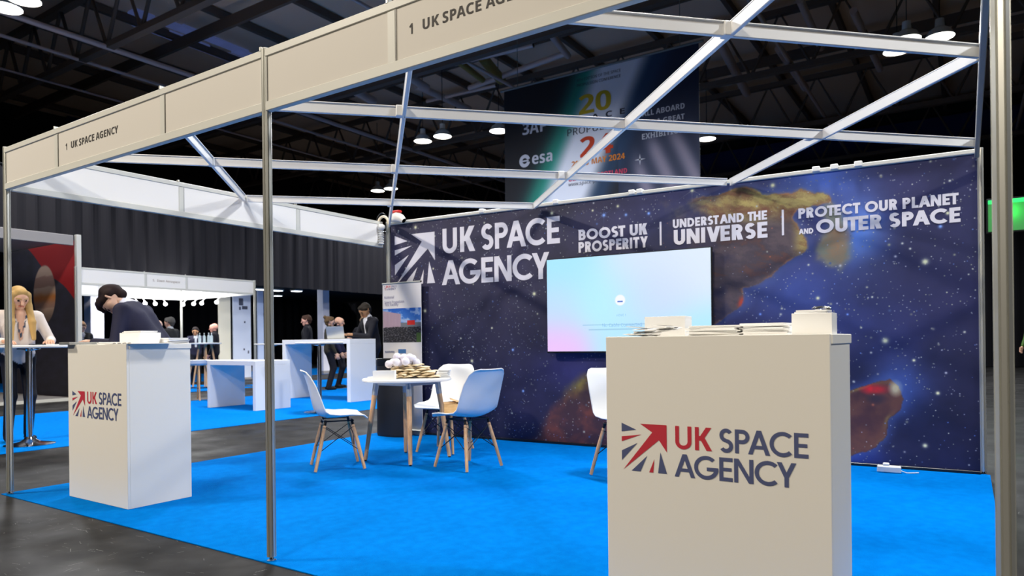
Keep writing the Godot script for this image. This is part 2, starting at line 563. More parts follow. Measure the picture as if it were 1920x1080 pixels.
# look: skin, top, legs, shirt (or null), hair, style ("short", "long", "bald", "bun"); pose: lean, neck, turn, left/right hand targets, cell
func person(label: String, at: Vector3, yaw: float, H: float, look: Dictionary, pose: Dictionary, group := "") -> Node3D:
	var o := thing("person", label, "person", at, yaw, group)
	var s := H / 1.75
	var cell: float = pose.get("cell", 0.022)
	var skin: Color = look.skin
	var cols := [skin, look.top, look.legs, look.get("shirt", look.top), look.get("shoe", Color(0.01, 0.01, 0.011)), Color(skin.r * 0.78, skin.g * 0.48, skin.b * 0.46), Color(0.012, 0.01, 0.01), look.hair, look.get("lanyard", Color(0.02, 0.03, 0.06))]
	var lean: float = pose.get("lean", 0.0)
	var neck: float = pose.get("neck", 0.15)
	var turn: float = pose.get("turn", 0.0)
	var slim: float = look.get("slim", 1.0)
	var tl := Vector3(0, cos(lean), sin(lean))
	var fw := Vector3(0, -sin(lean), cos(lean))
	var X := Vector3.RIGHT
	var hip := Vector3(0, 0.93 * s, pose.get("back", 0.0) * s)
	var f := Field.new()
	for sd in [-1.0, 1.0]:
		var hj: Vector3 = hip + X * sd * 0.085 * s
		var ank := Vector3(sd * 0.095 * s, 0.075 * s, -0.02 * s + (0.10 * s if sd > 0 and pose.has("stride") else 0.0))
		var kn := elbow(hj, ank, 0.44 * s, 0.44 * s, Vector3(0, 0, 1))
		f.add(hj, kn, 0.088 * s * slim, 0.060 * s, 2, 0.03)
		f.add(kn, ank, 0.058 * s, 0.046 * s, 2, 0.03)
		f.add(ank + Vector3(0, -0.04, -0.04) * s, ank + Vector3(sd * 0.02, -0.045, 0.14) * s, 0.036 * s, 0.030 * s, 4, 0.015)
		f.add(hip + X * sd * 0.065 * s - tl * 0.02 * s, hip + X * sd * 0.06 * s + tl * 0.14 * s, 0.105 * s * slim, 0.098 * s * slim, 1, 0.05)
		f.add(hip + X * sd * 0.06 * s + tl * 0.12 * s, hip + X * sd * 0.075 * s + tl * 0.36 * s + fw * 0.015 * s, 0.100 * s * slim, 0.112 * s * slim, 1, 0.05)
		f.add(hip + tl * 0.46 * s, hip + X * sd * 0.165 * s + tl * 0.45 * s, 0.075 * s, 0.062 * s, 1, 0.05)
	if look.has("shirt"):       # strip of shirt between the lapels
		f.add(hip + tl * 0.20 * s + fw * 0.105 * s, hip + tl * 0.47 * s + fw * 0.055 * s, 0.012 * s, 0.055 * s, 3, 0.01)
	if look.has("lanyard"):
		for sd in [-1.0, 1.0]: f.add(hip + tl * 0.22 * s + fw * 0.128 * s, hip + tl * 0.46 * s + fw * 0.085 * s + X * sd * 0.06 * s, 0.007 * s, 0.007 * s, 8, 0.004)
	var nb := hip + tl * 0.50 * s
	var na := lean + neck
	var nd := Vector3(0, cos(na), sin(na))
	var hc := nb + nd * 0.135 * s
	f.add(nb - tl * 0.03 * s, hc, 0.055 * s, 0.050 * s, 0, 0.03)
	f.add(nb - tl * 0.005 * s, nb + nd * 0.035 * s, 0.064 * s, 0.058 * s, 3, 0.01)
	var hands := Field.new()
	for sd in [-1.0, 1.0]:
		var sh: Vector3 = hip + X * sd * 0.185 * s + tl * 0.445 * s
		var key := "left" if sd > 0 else "right"
		var target: Vector3 = pose.get(key, Vector3(sd * 0.25, 0.86, 0.10)) * s
		var el := elbow(sh, target, 0.29 * s, 0.26 * s, Vector3(sd * 0.5, -0.7, -0.7))
		f.add(sh, el, 0.060 * s, 0.050 * s, 1, 0.035)
		f.add(el, target, 0.049 * s, 0.037 * s, 1, 0.02)
		var dir: Vector3 = (target - el).normalized()
		if pose.has(key): dir = (dir + Vector3(-sd * 0.1, 0.0, 0.25)).normalized()
		var palm: Vector3 = (Vector3.DOWN - dir * Vector3.DOWN.dot(dir)).normalized() if pose.has(key) else Vector3(-sd, 0, 0)
		var th: Vector3 = palm.cross(dir) * sd
		add_hand(hands, target + dir * 0.02 * s, dir, palm, th, s, 0, pose.get("curl", 0.4))
	var mb := MB.new()
	f.build(mb, cell, cols)
	hands.build(mb, maxf(cell * 0.34, 0.004), cols)
	# head in its own finer grid
	var hb := Basis(Vector3.RIGHT, na + pose.get("nod", 0.0)) 
	hb = Basis(tl, turn) * hb
	var T := func(p: Vector3) -> Vector3: return hc + hb * (p * s)
	var hd := Field.new()
	hd.add(T.call(Vector3(0, 0.045, -0.025)), T.call(Vector3(0, 0.04, 0.025)), 0.088 * s, 0.080 * s, 0, 0.02)
	for sd in [-1.0, 1.0]:
		hd.add(T.call(Vector3(sd * 0.035, 0.0, 0.035)), T.call(Vector3(sd * 0.022, -0.065, 0.055)), 0.045 * s, 0.026 * s, 0, 0.03)
		hd.add(T.call(Vector3(sd * 0.083, 0.005, -0.012)), T.call(Vector3(sd * 0.086, 0.035, -0.022)), 0.010 * s, 0.015 * s, 0, 0.005)
		hd.add(T.call(Vector3(sd * 0.033, 0.022, 0.094)), T.call(Vector3(sd * 0.036, 0.022, 0.092)), 0.009 * s, 0.009 * s, 6, 0.002)
		hd.add(T.call(Vector3(sd * 0.016, 0.042, 0.100)), T.call(Vector3(sd * 0.052, 0.044, 0.084)), 0.008 * s, 0.007 * s, 7, 0.004)
	hd.add(T.call(Vector3(0, -0.085, 0.070)), T.call(Vector3(0, -0.06, 0.074)), 0.022 * s, 0.026 * s, 0, 0.02)
	hd.add(T.call(Vector3(0, 0.03, 0.100)), T.call(Vector3(0, -0.012, 0.118)), 0.010 * s, 0.0145 * s, 0, 0.012)
	hd.add(T.call(Vector3(-0.020, -0.043, 0.095)), T.call(Vector3(0.020, -0.043, 0.095)), 0.008 * s, 0.008 * s, 5, 0.003)
	if look.has("glasses"):
		for sd in [-1.0, 1.0]: hd.add(T.call(Vector3(sd * 0.01, 0.03, 0.113)), T.call(Vector3(sd * 0.085, 0.035, 0.05)), 0.006 * s, 0.005 * s, 6, 0.002)
	hd.build(mb, maxf(cell * 0.4, 0.0055), cols)
	var m: StandardMaterial3D = M.people
	var body := part(o, "body", mb, m)
	body.set_meta("label", look.get("body", "clothed body"))
	if look.get("style", "short") != "bald":
		var hr := Field.new()
		var st: String = look.get("style", "short")
		hr.add(T.call(Vector3(0, 0.060, -0.036)), T.call(Vector3(0, 0.072, 0.016)), 0.088 * s, 0.072 * s, 7, 0.02)
		hr.add(T.call(Vector3(0, 0.01, -0.060)), T.call(Vector3(0, -0.035, -0.055)), 0.066 * s, 0.045 * s, 7, 0.03)
		for sd in [-1.0, 1.0]:
			hr.add(T.call(Vector3(sd * 0.062, 0.06, 0.02)), T.call(Vector3(sd * 0.066, 0.03, -0.045)), 0.034 * s, 0.034 * s, 7, 0.02)
			hr.add(T.call(Vector3(sd * 0.03, 0.105, 0.050)), T.call(Vector3(sd * 0.048, 0.078, 0.050)), 0.030 * s, 0.026 * s, 7, 0.02)
		if st == "long":
			for sd in [-1.0, 1.0]:
				hr.add(T.call(Vector3(sd * 0.066, 0.07, 0.03)), T.call(Vector3(sd * 0.082, -0.06, 0.05)), 0.036 * s, 0.034 * s, 7, 0.02)
				hr.add(T.call(Vector3(sd * 0.082, -0.05, 0.05)), T.call(Vector3(sd * 0.100, -0.20, 0.165)), 0.036 * s, 0.034 * s, 7, 0.02)
				hr.add(T.call(Vector3(sd * 0.100, -0.20, 0.165)), T.call(Vector3(sd * 0.105, -0.36, 0.255)), 0.036 * s, 0.022 * s, 7, 0.02)
			hr.add(T.call(Vector3(0, 0.0, -0.07)), T.call(Vector3(0, -0.25, -0.09)), 0.070 * s, 0.060 * s, 7, 0.03)
		elif st == "bun":
			hr.add(T.call(Vector3(0, 0.10, -0.12)), T.call(Vector3(0, 0.105, -0.125)), 0.042 * s, 0.042 * s, 7, 0.01)
		elif st == "quiff":
			hr.add(T.call(Vector3(-0.02, 0.14, 0.03)), T.call(Vector3(0.01, 0.115, 0.088)), 0.034 * s, 0.028 * s, 7, 0.02)
			hr.add(T.call(Vector3(0.02, 0.13, 0.06)), T.call(Vector3(0.0, 0.085, 0.112)), 0.026 * s, 0.018 * s, 7, 0.015)
		var hm := MB.new()
		hr.build(hm, maxf(cell * 0.45, 0.006), cols)
		part(o, "hair", hm, m)
	return o

# ---------------------------------------------------------------- furniture
func make_shell_chair(label: String, at: Vector3, turn: float) -> Node3D:
	var o := thing("shell_chair", label, "chair", at, turn)
	var prof := [[0.225, 0.428, 0.19, 0.0], [0.195, 0.446, 0.222, 0.008], [0.10, 0.440, 0.235, 0.025], [0.0, 0.430, 0.236, 0.034], [-0.09, 0.430, 0.234, 0.045], [-0.155, 0.452, 0.231, 0.060], [-0.195, 0.510, 0.229, 0.066], [-0.217, 0.60, 0.226, 0.058], [-0.238, 0.70, 0.218, 0.042], [-0.262, 0.78, 0.198, 0.024], [-0.278, 0.815, 0.165, 0.012], [-0.292, 0.828, 0.12, 0.004]]
	var rows := []
	var nu := 12
	for i in prof.size():
		var p = prof[i]
		var q0 = prof[maxi(i - 1, 0)]
		var q1 = prof[mini(i + 1, prof.size() - 1)]
		var d := Vector3(0, q1[1] - q0[1], q1[0] - q0[0]).normalized()
		var nn := Vector3(0, -d.z, d.y)          # up for the seat, forward for the back
		var row := []
		for k in nu + 1:
			var u := -1.0 + 2.0 * k / nu
			row.append(Vector3(u * p[2], p[1], p[0]) + nn * p[3] * u * u)
		rows.append(row)
	var norm := []
	for i in rows.size():
		var r := []
		for k in nu + 1:
			var du: Vector3 = rows[i][mini(k + 1, nu)] - rows[i][maxi(k - 1, 0)]
			var dv: Vector3 = rows[mini(i + 1, rows.size() - 1)][k] - rows[maxi(i - 1, 0)][k]
			r.append(dv.cross(du).normalized())
		norm.append(r)
	var mb := MB.new()
	var th := 0.008
	for i in rows.size() - 1:
		for k in nu:
			var A: Vector3 = rows[i][k]; var B: Vector3 = rows[i][k + 1]; var D: Vector3 = rows[i + 1][k + 1]; var E: Vector3 = rows[i + 1][k]
			var na: Vector3 = norm[i][k]; var nb: Vector3 = norm[i][k + 1]; var nd: Vector3 = norm[i + 1][k + 1]; var ne: Vector3 = norm[i + 1][k]
			mb.squad(A, E, D, B, na, ne, nd, nb)
			mb.squad(A - na * th, B - nb * th, D - nd * th, E - ne * th, -na, -nb, -nd, -ne)
	var rim := []
	for k in nu + 1: rim.append(rows[0][k] - norm[0][k] * th * 0.5)
	for i in range(1, rows.size()): rim.append(rows[i][nu] - norm[i][nu] * th * 0.5)
	for k in range(nu - 1, -1, -1): rim.append(rows[-1][k] - norm[-1][k] * th * 0.5)
	for i in range(rows.size() - 2, -1, -1): rim.append(rows[i][0] - norm[i][0] * th * 0.5)
	mb.tube(rim, [0.0062], 6, false)
	part(o, "seat_shell", mb, M.plastic)
	for sx in [-1.0, 1.0]:
		for sz in [-1.0, 1.0]:
			var a := Vector3(sx * 0.135, 0.375, sz * 0.115 + 0.0)
			var b := Vector3(sx * 0.200, 0.0065, sz * 0.200)
			var l := MB.new()
			l.tube([b, a.lerp(b, 0.4), a], [0.0125, 0.0165, 0.0135], 10)
			var leg := part(o, "leg", l, M.beech)
			var c := MB.new()
			c.tube([a.lerp(b, 0.06), a, a + (a - b).normalized() * 0.045], [0.0145, 0.012, 0.010], 8)
			part(leg, "leg_socket", c, M.black_metal)
	var br := MB.new()
	for sg in [[0, 1], [1, 3], [3, 2], [2, 0]]:
		var pts := []
		for e in sg:
			var sx := -1.0 if e < 2 else 1.0
			var sz := -1.0 if e % 2 == 0 else 1.0
			pts.append(Vector3(sx, 0, sz))
		var hi0: Vector3 = pts[0] * Vector3(0.137, 0, 0.118) + Vector3(0, 0.36, 0)
		var lo1: Vector3 = pts[1] * Vector3(0.172, 0, 0.164) + Vector3(0, 0.16, 0)
		var hi1: Vector3 = pts[1] * Vector3(0.137, 0, 0.118) + Vector3(0, 0.36, 0)
		var lo0: Vector3 = pts[0] * Vector3(0.172, 0, 0.164) + Vector3(0, 0.16, 0)
		br.tube([hi0, lo1], [0.0035], 6)
		br.tube([hi1, lo0], [0.0035], 6)
		br.tube([hi0 + Vector3(0, 0.05, 0), hi1 + Vector3(0, 0.05, 0)], [0.006], 6)
	part(o, "wire_bracing", br, M.black_metal)
	return o

func counter(label: String, at: Vector3) -> Node3D:        # at: front-left corner on the carpet
	var o := thing("counter", label, "counter", at, 0.0)
	var w := 0.783
	var d := 0.44
	var b := MB.new()
	b.box(Vector3(w / 2, 0.535, -0.009), Vector3(w, 1.070, 0.018), 0.002)
	part(o, "front_panel", b, M.laminate)
	for x in [0.009, w - 0.009]:
		var sp := MB.new()
		sp.box(Vector3(x, 0.5175, -0.018 - (d - 0.018) / 2), Vector3(0.018, 1.035, d - 0.018), 0.0015)
		part(o, "side_panel", sp, M.laminate)
	var t := MB.new()
	t.box(Vector3(w / 2 + 0.003, 1.0525, -d / 2 - 0.012), Vector3(w + 0.006, 0.035, d - 0.012), 0.003)
	part(o, "top", t, M.laminate)
	var sh := MB.new()
	sh.box(Vector3(w / 2, 0.52, -d / 2 - 0.02), Vector3(w - 0.04, 0.018, d - 0.06), 0.001)
	part(o, "shelf", sh, M.laminate)
	agency_logo(o, 0.062, 0.748, 0.176, 0.0012, M.logo_red, M.logo_blue)
	return o

func slab_table(called: String, label: String, x0: float, x1: float, z0: float, z1: float, h: float, t: float) -> Node3D:
	var o := thing(called, label, "table", Vector3((x0 + x1) / 2, 0.006, (z0 + z1) / 2))
	var lx := (x1 - x0) / 2
	var lz := absf(z1 - z0)
	var b := MB.new()
	b.box(Vector3(0, h - t / 2, 0), Vector3(lx * 2, t, lz), 0.003)
	part(o, "table_top", b, M.white_lam)
	for s in [-1.0, 1.0]:
		var l := MB.new()
		l.box(Vector3(s * (lx - t / 2), (h - t) / 2, 0), Vector3(t, h - t, lz), 0.003)
		part(o, "slab_leg", l, M.white_lam)
	return o

func poseur_table(label: String, at: Vector3, h: float, r: float) -> Node3D:
	var o := thing("poseur_table", label, "table", at)
	var t := MB.new()
	t.lathe([Vector2(0, h - 0.03), Vector2(r - 0.01, h - 0.03), Vector2(r, h - 0.022), Vector2(r, h - 0.006), Vector2(r - 0.006, h), Vector2(0, h)], 40)
	part(o, "table_top", t, M.white_lam)
	var c := MB.new()
	c.lathe([Vector2(0.032, 0.05), Vector2(0.032, h - 0.06), Vector2(0.11, h - 0.045), Vector2(0.11, h - 0.03), Vector2(0, h - 0.03)], 20)
	part(o, "column", c, M.chrome)
	var b := MB.new()
	b.lathe([Vector2(0, 0), Vector2(0.235, 0), Vector2(0.238, 0.008), Vector2(0.20, 0.016), Vector2(0.10, 0.034), Vector2(0.055, 0.065), Vector2(0.045, 0.085), Vector2(0.033, 0.09)], 36)
	part(o, "base_disc", b, M.chrome)
	return o

func octa_post(parent: Node3D, at: Vector3, h: float, turn := 0.0, r := 0.0225) -> void:   # grooved eight-sided aluminium upright on a foot
	var pts := PackedVector2Array()
	for k in 8:
		var a0 := TAU * k / 8.0 - PI / 8 + 0.13
		var a1 := TAU * (k + 1) / 8.0 - PI / 8 - 0.13
		for a in [a0, a1]: pts.append(Vector2(cos(a), sin(a)) * r)
		var am := (a0 + a1) / 2 + PI / 8
		for e in [-0.10, 0.10]: pts.append(Vector2(cos(am + e), sin(am + e)) * r * 0.76)
	var mb := MB.new()
	mb.x = Transform3D(Basis(Vector3.RIGHT, -PI / 2), Vector3.ZERO)
	mb.extrude(pts, 0.022, h)
	mb.x = Transform3D.IDENTITY
	var o := part(parent, "post", mb, M.alu)
	o.position = at
	o.rotation.y = turn
	var ft := MB.new()
	ft.lathe([Vector2(0.0, 0.0), Vector2(0.021, 0.0), Vector2(0.022, 0.005), Vector2(0.012, 0.010), Vector2(0.009, 0.024)], 16)
	part(o, "foot", ft, M.chrome)
	var cp := MB.new()
	cp.lathe([Vector2(r * 0.97, h), Vector2(r * 0.97, h + 0.006), Vector2(0, h + 0.008)], 8)
	part(o, "cap", cp, M.white_plastic)

func fascia(called: String, label: String, at: Vector3, turn: float, length: float, marks: Array, y0: float, y1: float, m: Material, text_at: Array, text := "", rail := 0.038, inside := false) -> Node3D:
	# name board along local +x, front facing local +z; marks are the places of the mullions
	var o := thing(called, label, "name board", at, turn)
	var rails := [[y1 - rail, y1], [y0, y0 + rail + 0.008]]
	for k in 2:
		var b := MB.new()
		b.box(Vector3(length / 2, (rails[k][0] + rails[k][1]) / 2, 0), Vector3(length, rails[k][1] - rails[k][0], 0.034), 0.003)
		part(o, "top_rail" if k == 0 else "bottom_rail", b, M.white_alu)
	var xs := [0.0] + marks + [length]
	for i in marks.size():
		var b := MB.new()
		b.box(Vector3(marks[i], (y0 + y1) / 2, 0.002), Vector3(0.044, y1 - y0 - 2 * rail - 0.006, 0.028), 0.002)
		part(o, "mullion", b, M.white_alu)
		var c := MB.new()
		c.box(Vector3(marks[i] - 0.022, y1 + 0.006, 0.004), Vector3(0.014, 0.022, 0.03), 0.002)
		part(o, "rail_clip", c, M.alu)
	for i in xs.size() - 1:
		var b := MB.new()
		b.box(Vector3((xs[i] + xs[i + 1]) / 2, (y0 + y1) / 2, 0.007), Vector3(xs[i + 1] - xs[i] - 0.03, y1 - y0 - 2 * rail + 0.01, 0.008))
		part(o, "panel", b, m)
		for e in [[xs[i] + 0.022, 0.006]]:
			var g := MB.new()
			g.box(Vector3(e[0] + 0.002, (y0 + y1) / 2, 0.0115), Vector3(0.004, y1 - y0 - 2 * rail - 0.004, 0.006))
			part(o, "gasket", g, M.grey_alu)
	return o

# ---------------------------------------------------------------- printed pictures
func inside(poly: PackedVector2Array, p: Vector2) -> float:       # signed distance, negative inside
	var d := 1e9
	var s := 1.0
	var j := poly.size() - 1
	for i in poly.size():
		var a := poly[i]
		var b := poly[j]
		var e := b - a
		var w := p - a
		var q := w - e * clampf(w.dot(e) / e.length_squared(), 0.0, 1.0)
		d = minf(d, q.length_squared())
		var c1 := p.y >= a.y
		var c2 := p.y < b.y
		var c3 := e.x * w.y > e.y * w.x
		if (c1 and c2 and c3) or (not c1 and not c2 and not c3): s = -s
		j = i
	return s * sqrt(d)

func star(im: Image, x: float, y: float, r: float, c: Color, spikes := 0.0) -> void:
	var n := int(ceil(r * 3.0))
	for dy in range(-n, n + 1):
		for dx in range(-n, n + 1):
			var px := int(x) + dx
			var py := int(y) + dy
			if px < 0 or py < 0 or px >= im.get_width() or py >= im.get_height(): continue
			var q := Vector2(px - x, py - y).length() / r
			var a := clampf(exp(-q * q * 1.2) + 0.25 * exp(-q * 0.9) - 0.02, 0.0, 1.0)
			if a > 0.01: im.set_pixel(px, py, im.get_pixel(px, py).lerp(c, a))
	if spikes > 0.0:
		for k in 6:
			var ang := k * PI / 3 + PI / 6
			for t in int(spikes):
				var px := int(x + cos(ang) * t)
				var py := int(y + sin(ang) * t)
				if px < 0 or py < 0 or px >= im.get_width() or py >= im.get_height(): continue
				im.set_pixel(px, py, im.get_pixel(px, py).lerp(c, 0.45 * (1.0 - t / spikes)))

func poly_of(a: Array) -> PackedVector2Array:
	var p := PackedVector2Array()
	for i in range(0, a.size(), 2): p.append(Vector2(a[i], a[i + 1]))
	return p

func nebula_print() -> ImageTexture:          # a deep-sky picture, 5.79 x 2.46 m
	var LW := 5.794
	var LH := 2.46
	var w := 720
	var h := 306
	var im := Image.create(w, h, false, Image.FORMAT_RGB8)
	var up := poly_of([3.260, 2.398, 3.615, 2.367, 3.833, 2.366, 3.914, 2.390, 3.989, 2.420, 4.068, 2.420, 4.145, 2.386, 4.226, 2.349, 4.358, 2.328, 4.488, 2.322, 4.552, 2.337, 4.607, 2.317, 4.698, 2.279, 4.780, 2.225, 4.787, 2.175, 4.718, 2.169, 4.635, 2.169, 4.529, 2.157, 4.486, 2.116, 4.528, 2.021, 4.569, 1.926, 4.576, 1.811, 4.525, 1.760, 4.439, 1.707, 4.360, 1.666, 4.293, 1.591, 4.195, 1.545, 4.062, 1.485, 4.061, 1.376, 4.033, 1.329, 3.868, 1.238, 3.241, 0.799])
	var blob := poly_of([4.718, 2.182, 4.800, 2.196, 4.879, 2.098, 4.898, 1.986, 4.924, 1.829, 4.927, 1.696, 4.875, 1.642, 4.842, 1.582, 4.806, 1.638, 4.733, 1.678, 4.651, 1.724, 4.631, 1.807, 4.674, 1.917, 4.736, 2.001, 4.696, 2.095])
	var low := poly_of([2.9, 0.40, 3.6, 0.44, 4.2, 0.50, 4.68, 0.564, 4.876, 0.583, 4.964, 0.63, 5.05, 0.675, 5.177, 0.70, 5.252, 0.654, 5.269, 0.56, 5.246, 0.439, 5.20, 0.386, 5.154, 0.288, 5.138, 0.201, 5.076, 0.14, 4.878, 0.06, 4.674, -0.05, 2.9, -0.1])
	var left := poly_of([3.3, 0.86, 2.80, 0.80, 2.464, 0.72, 2.284, 0.573, 2.161, 0.405, 1.972, 0.176, 1.80, -0.05, 3.3, -0.1])
	var n1 := FastNoiseLite.new()
	n1.seed = 7
	n1.frequency = 0.9
	n1.fractal_octaves = 5
	var n2 := FastNoiseLite.new()
	n2.seed = 21
	n2.frequency = 3.2
	n2.fractal_octaves = 5
	var n3 := FastNoiseLite.new()
	n3.seed = 44
	n3.frequency = 2.4
	n3.fractal_octaves = 6
	n3.fractal_gain = 0.62
	n3.domain_warp_enabled = true
	n3.domain_warp_amplitude = 0.25
	n3.domain_warp_frequency = 1.6
	var glows := [[4.66, 2.42, 0.36, 0.20, Color(0.12, 0.25, 0.46)], [4.97, 1.92, 0.20, 0.26, Color(0.20, 0.36, 0.54)], [4.45, 1.46, 0.46, 0.30, Color(0.045, 0.10, 0.19)], [4.95, 1.15, 0.45, 0.30, Color(0.03, 0.06, 0.13)], [5.26, 0.64, 0.20, 0.22, Color(0.14, 0.26, 0.46)], [4.92, 0.05, 0.25, 0.12, Color(0.06, 0.13, 0.32)], [2.30, 0.75, 0.45, 0.25, Color(0.06, 0.06, 0.16)], [3.60, 2.30, 0.6, 0.25, Color(0.02, 0.03, 0.07)]]
	for y in h:
		var hh := LH * (1.0 - (y + 0.5) / h)
		for x in w:
			var s := LW * (x + 0.5) / w
			var a := n1.get_noise_2d(s * 1.0, hh)
			var b := n2.get_noise_2d(s, hh)
			var t := smoothstep(1.6, 4.6, s)
			var c := Color(0.205, 0.200, 0.300).lerp(Color(0.165, 0.180, 0.350), t)
			c = c.lerp(Color(0.115, 0.125, 0.27), smoothstep(1.9, 0.2, hh) * 0.8)
			c += Color(0.05, 0.04, 0.06) * a + Color(0.02, 0.02, 0.03) * b
			for g in glows:
				var e := Vector2((s - g[0]) / g[2], (hh - g[1]) / g[3]).length_squared()
				if e < 5.0: c += (g[4] as Color) * exp(-e) * (0.85 + 0.5 * a)
			var p := Vector2(s + b * 0.035, hh + n2.get_noise_2d(s + 9.0, hh) * 0.035)
			if s > 2.9 and hh > 0.9:
				var d := inside(up, p)
				var fade := smoothstep(3.35, 3.95, s + 0.35 * b)
				if d < 0.16:
					var e := n3.get_noise_2d(s * 1.0 + 31.0 + hh * 0.8, hh * 2.0)
					var body := Color(0.37, 0.315, 0.33).lerp(Color(0.22, 0.20, 0.25), clampf(0.42 + 1.0 * e, 0.0, 1.0))
					body = body.lerp(Color(0.50, 0.30, 0.22), clampf((e - 0.12) * 1.6, 0.0, 0.5))
					var band := smoothstep(2.02, 2.20, hh + 0.10 * a)
					band = maxf(band, smoothstep(4.42, 4.54, s + 0.05 * e) * smoothstep(1.70, 1.85, hh))
					var crest := Color(0.66, 0.58, 0.32).lerp(Color(0.46, 0.27, 0.20), clampf(0.34 + 1.3 * e, 0.0, 1.0)).lerp(Color(0.82, 0.74, 0.42), clampf(-1.5 * e, 0.0, 0.6))
					body = body.lerp(crest, band * 0.9)
					body = body.lerp(Color(0.66, 0.46, 0.32), exp(-pow((d + 0.010) / 0.012, 2.0)) * clampf(0.4 + 1.5 * e, 0.0, 0.8))
					body = body.lerp(Color(0.80, 0.24, 0.16), clampf(1.0 - Vector2((s - 4.03) / 0.06, (hh - 1.38) / 0.07).length(), 0.0, 0.8) * smoothstep(-0.07, -0.01, d))
					c = c.lerp(body, smoothstep(0.012, -0.016, d) * 0.93 * fade)
					if d > -0.01: c = c.lerp(Color(0.30, 0.38, 0.62), exp(-pow((d - 0.01) / 0.05, 2.0)) * 0.45 * fade)
				var g2 := inside(blob, p)
				if g2 < 0.10:
					var e := n3.get_noise_2d(s + 5.0, hh * 1.4)
					var body := Color(0.48, 0.50, 0.42).lerp(Color(0.62, 0.46, 0.30), clampf(0.0 + 1.1 * e + 0.5 * smoothstep(0.25, 0.0, Vector2(s - 4.85, hh - 1.86).length()), 0.0, 1.0))
					body = body.lerp(Color(0.74, 0.70, 0.42), clampf(exp(-pow((g2 + 0.025) / 0.02, 2.0)) * (0.4 + 1.2 * b), 0.0, 0.8))
					c = c.lerp(body, smoothstep(0.03, -0.07, g2) * 0.86)
			if hh < 0.95 and s > 2.8:
				var d := inside(low, p)
				if d < 0.14:
					var body := Color(0.42, 0.27, 0.24).lerp(Color(0.30, 0.19, 0.22), clampf(0.5 + b * 1.2, 0.0, 1.0))
					body = body.lerp(Color(0.56, 0.46, 0.28), exp(-pow((d + 0.012) / 0.016, 2.0)) * (0.5 + b))
					body = body.lerp(Color(0.90, 0.15, 0.20), clampf(1.3 - Vector2((s - 5.08) / 0.10, (hh - 0.62) / 0.045).length(), 0.0, 0.95) * clampf(0.8 + b * 1.2, 0.0, 1.0))
					body = body.lerp(Color(0.20, 0.17, 0.24), clampf(1.1 - Vector2((s - 5.09) / 0.08, (hh - 0.54) / 0.05).length(), 0.0, 0.8))
					c = c.lerp(body, smoothstep(0.012, -0.012, d) * 0.95)
					c = c.lerp(Color(0.86, 0.86, 0.72), clampf(1.0 - Vector2((s - 5.23) / 0.06, (hh - 0.63) / 0.08).length(), 0.0, 0.75))
					if d > 0.0: c = c.lerp(Color(0.30, 0.42, 0.72), exp(-pow(d / 0.05, 2.0)) * 0.4)
			if hh < 0.95 and s > 1.7 and s < 3.3:
				var d := inside(left, p)
				if d < 0.05:
					var body := Color(0.30, 0.20, 0.24).lerp(Color(0.52, 0.28, 0.24), clampf(0.3 + b * 1.4, 0.0, 1.0))
					body = body.lerp(Color(0.66, 0.60, 0.26), clampf(exp(-pow((hh - 0.62) / 0.13, 2.0)) * (0.7 + b), 0.0, 0.9))
					c = c.lerp(body, smoothstep(0.04, -0.10, d) * 0.88)
			im.set_pixel(x, y, c)
	im.resize(2048, 870, Image.INTERPOLATE_CUBIC)
	var r := RandomNumberGenerator.new()
	r.seed = 11
	var kx := 2048.0 / LW
	for i in 3600:
		var s := r.randf() * LW
		var hh := r.randf() * LH
		var q := r.randf()
		var tone := Color(0.72, 0.74, 0.86).lerp(Color(0.85, 0.88, 0.78), r.randf())
		if r.randf() < 0.10: tone = Color(0.45, 0.60, 0.95)
		var d := minf(inside(up, Vector2(s, hh)), minf(inside(blob, Vector2(s, hh)), inside(low, Vector2(s, hh))))
		if d < -0.03 and r.randf() < 0.7: continue
		if d < -0.03 and r.randf() < 0.4: tone = Color(0.85, 0.5, 0.4)
		star(im, s * kx, (LH - hh) * kx, lerpf(1.0, 1.9, q) if q < 0.93 else lerpf(2.1, 3.9, r.randf()), tone.darkened(0.45 * r.randf()))
	for b in [[1.926, 1.551, 7.0, 40.0], [2.867, 2.374, 5.0, 0.0], [5.445, 1.648, 8.0, 14.0], [5.43, 0.178, 6.0, 0.0], [1.135, 0.839, 6.0, 30.0], [0.496, 1.418, 7.0, 0.0], [0.372, 2.40, 7.0, 26.0], [2.144, 2.38, 6.0, 26.0], [3.60, 2.44, 6.0, 60.0], [4.307, 2.40, 7.0, 0.0], [4.74, 1.158, 5.0, 50.0], [5.16, 1.02, 8.0, 0.0], [0.62, 1.9, 4.0, 0.0], [1.40, 1.20, 4.0, 0.0], [5.60, 2.02, 5.0, 0.0], [4.66, 1.39, 5.0, 0.0], [5.52, 0.60, 5.0, 0.0], [5.36, 0.86, 4.0, 0.0], [1.72, 1.90, 4.0, 0.0], [2.60, 2.36, 4.0, 0.0]]:
		star(im, b[0] * kx, (LH - b[1]) * kx, b[2], Color(0.88, 0.90, 0.76), b[3])
	for b in [[2.72, 2.30, 6.0, 46.0], [2.95, 2.28, 5.0, 0.0], [3.18, 2.27, 5.0, 0.0], [1.66, 0.96, 5.0, 0.0], [1.78, 0.52, 5.0, 0.0], [5.55, 1.92, 5.0, 0.0]]:
		star(im, b[0] * kx, (LH - b[1]) * kx, b[2], Color(0.52, 0.68, 0.98), b[3])
	return ImageTexture.create_from_image(im)

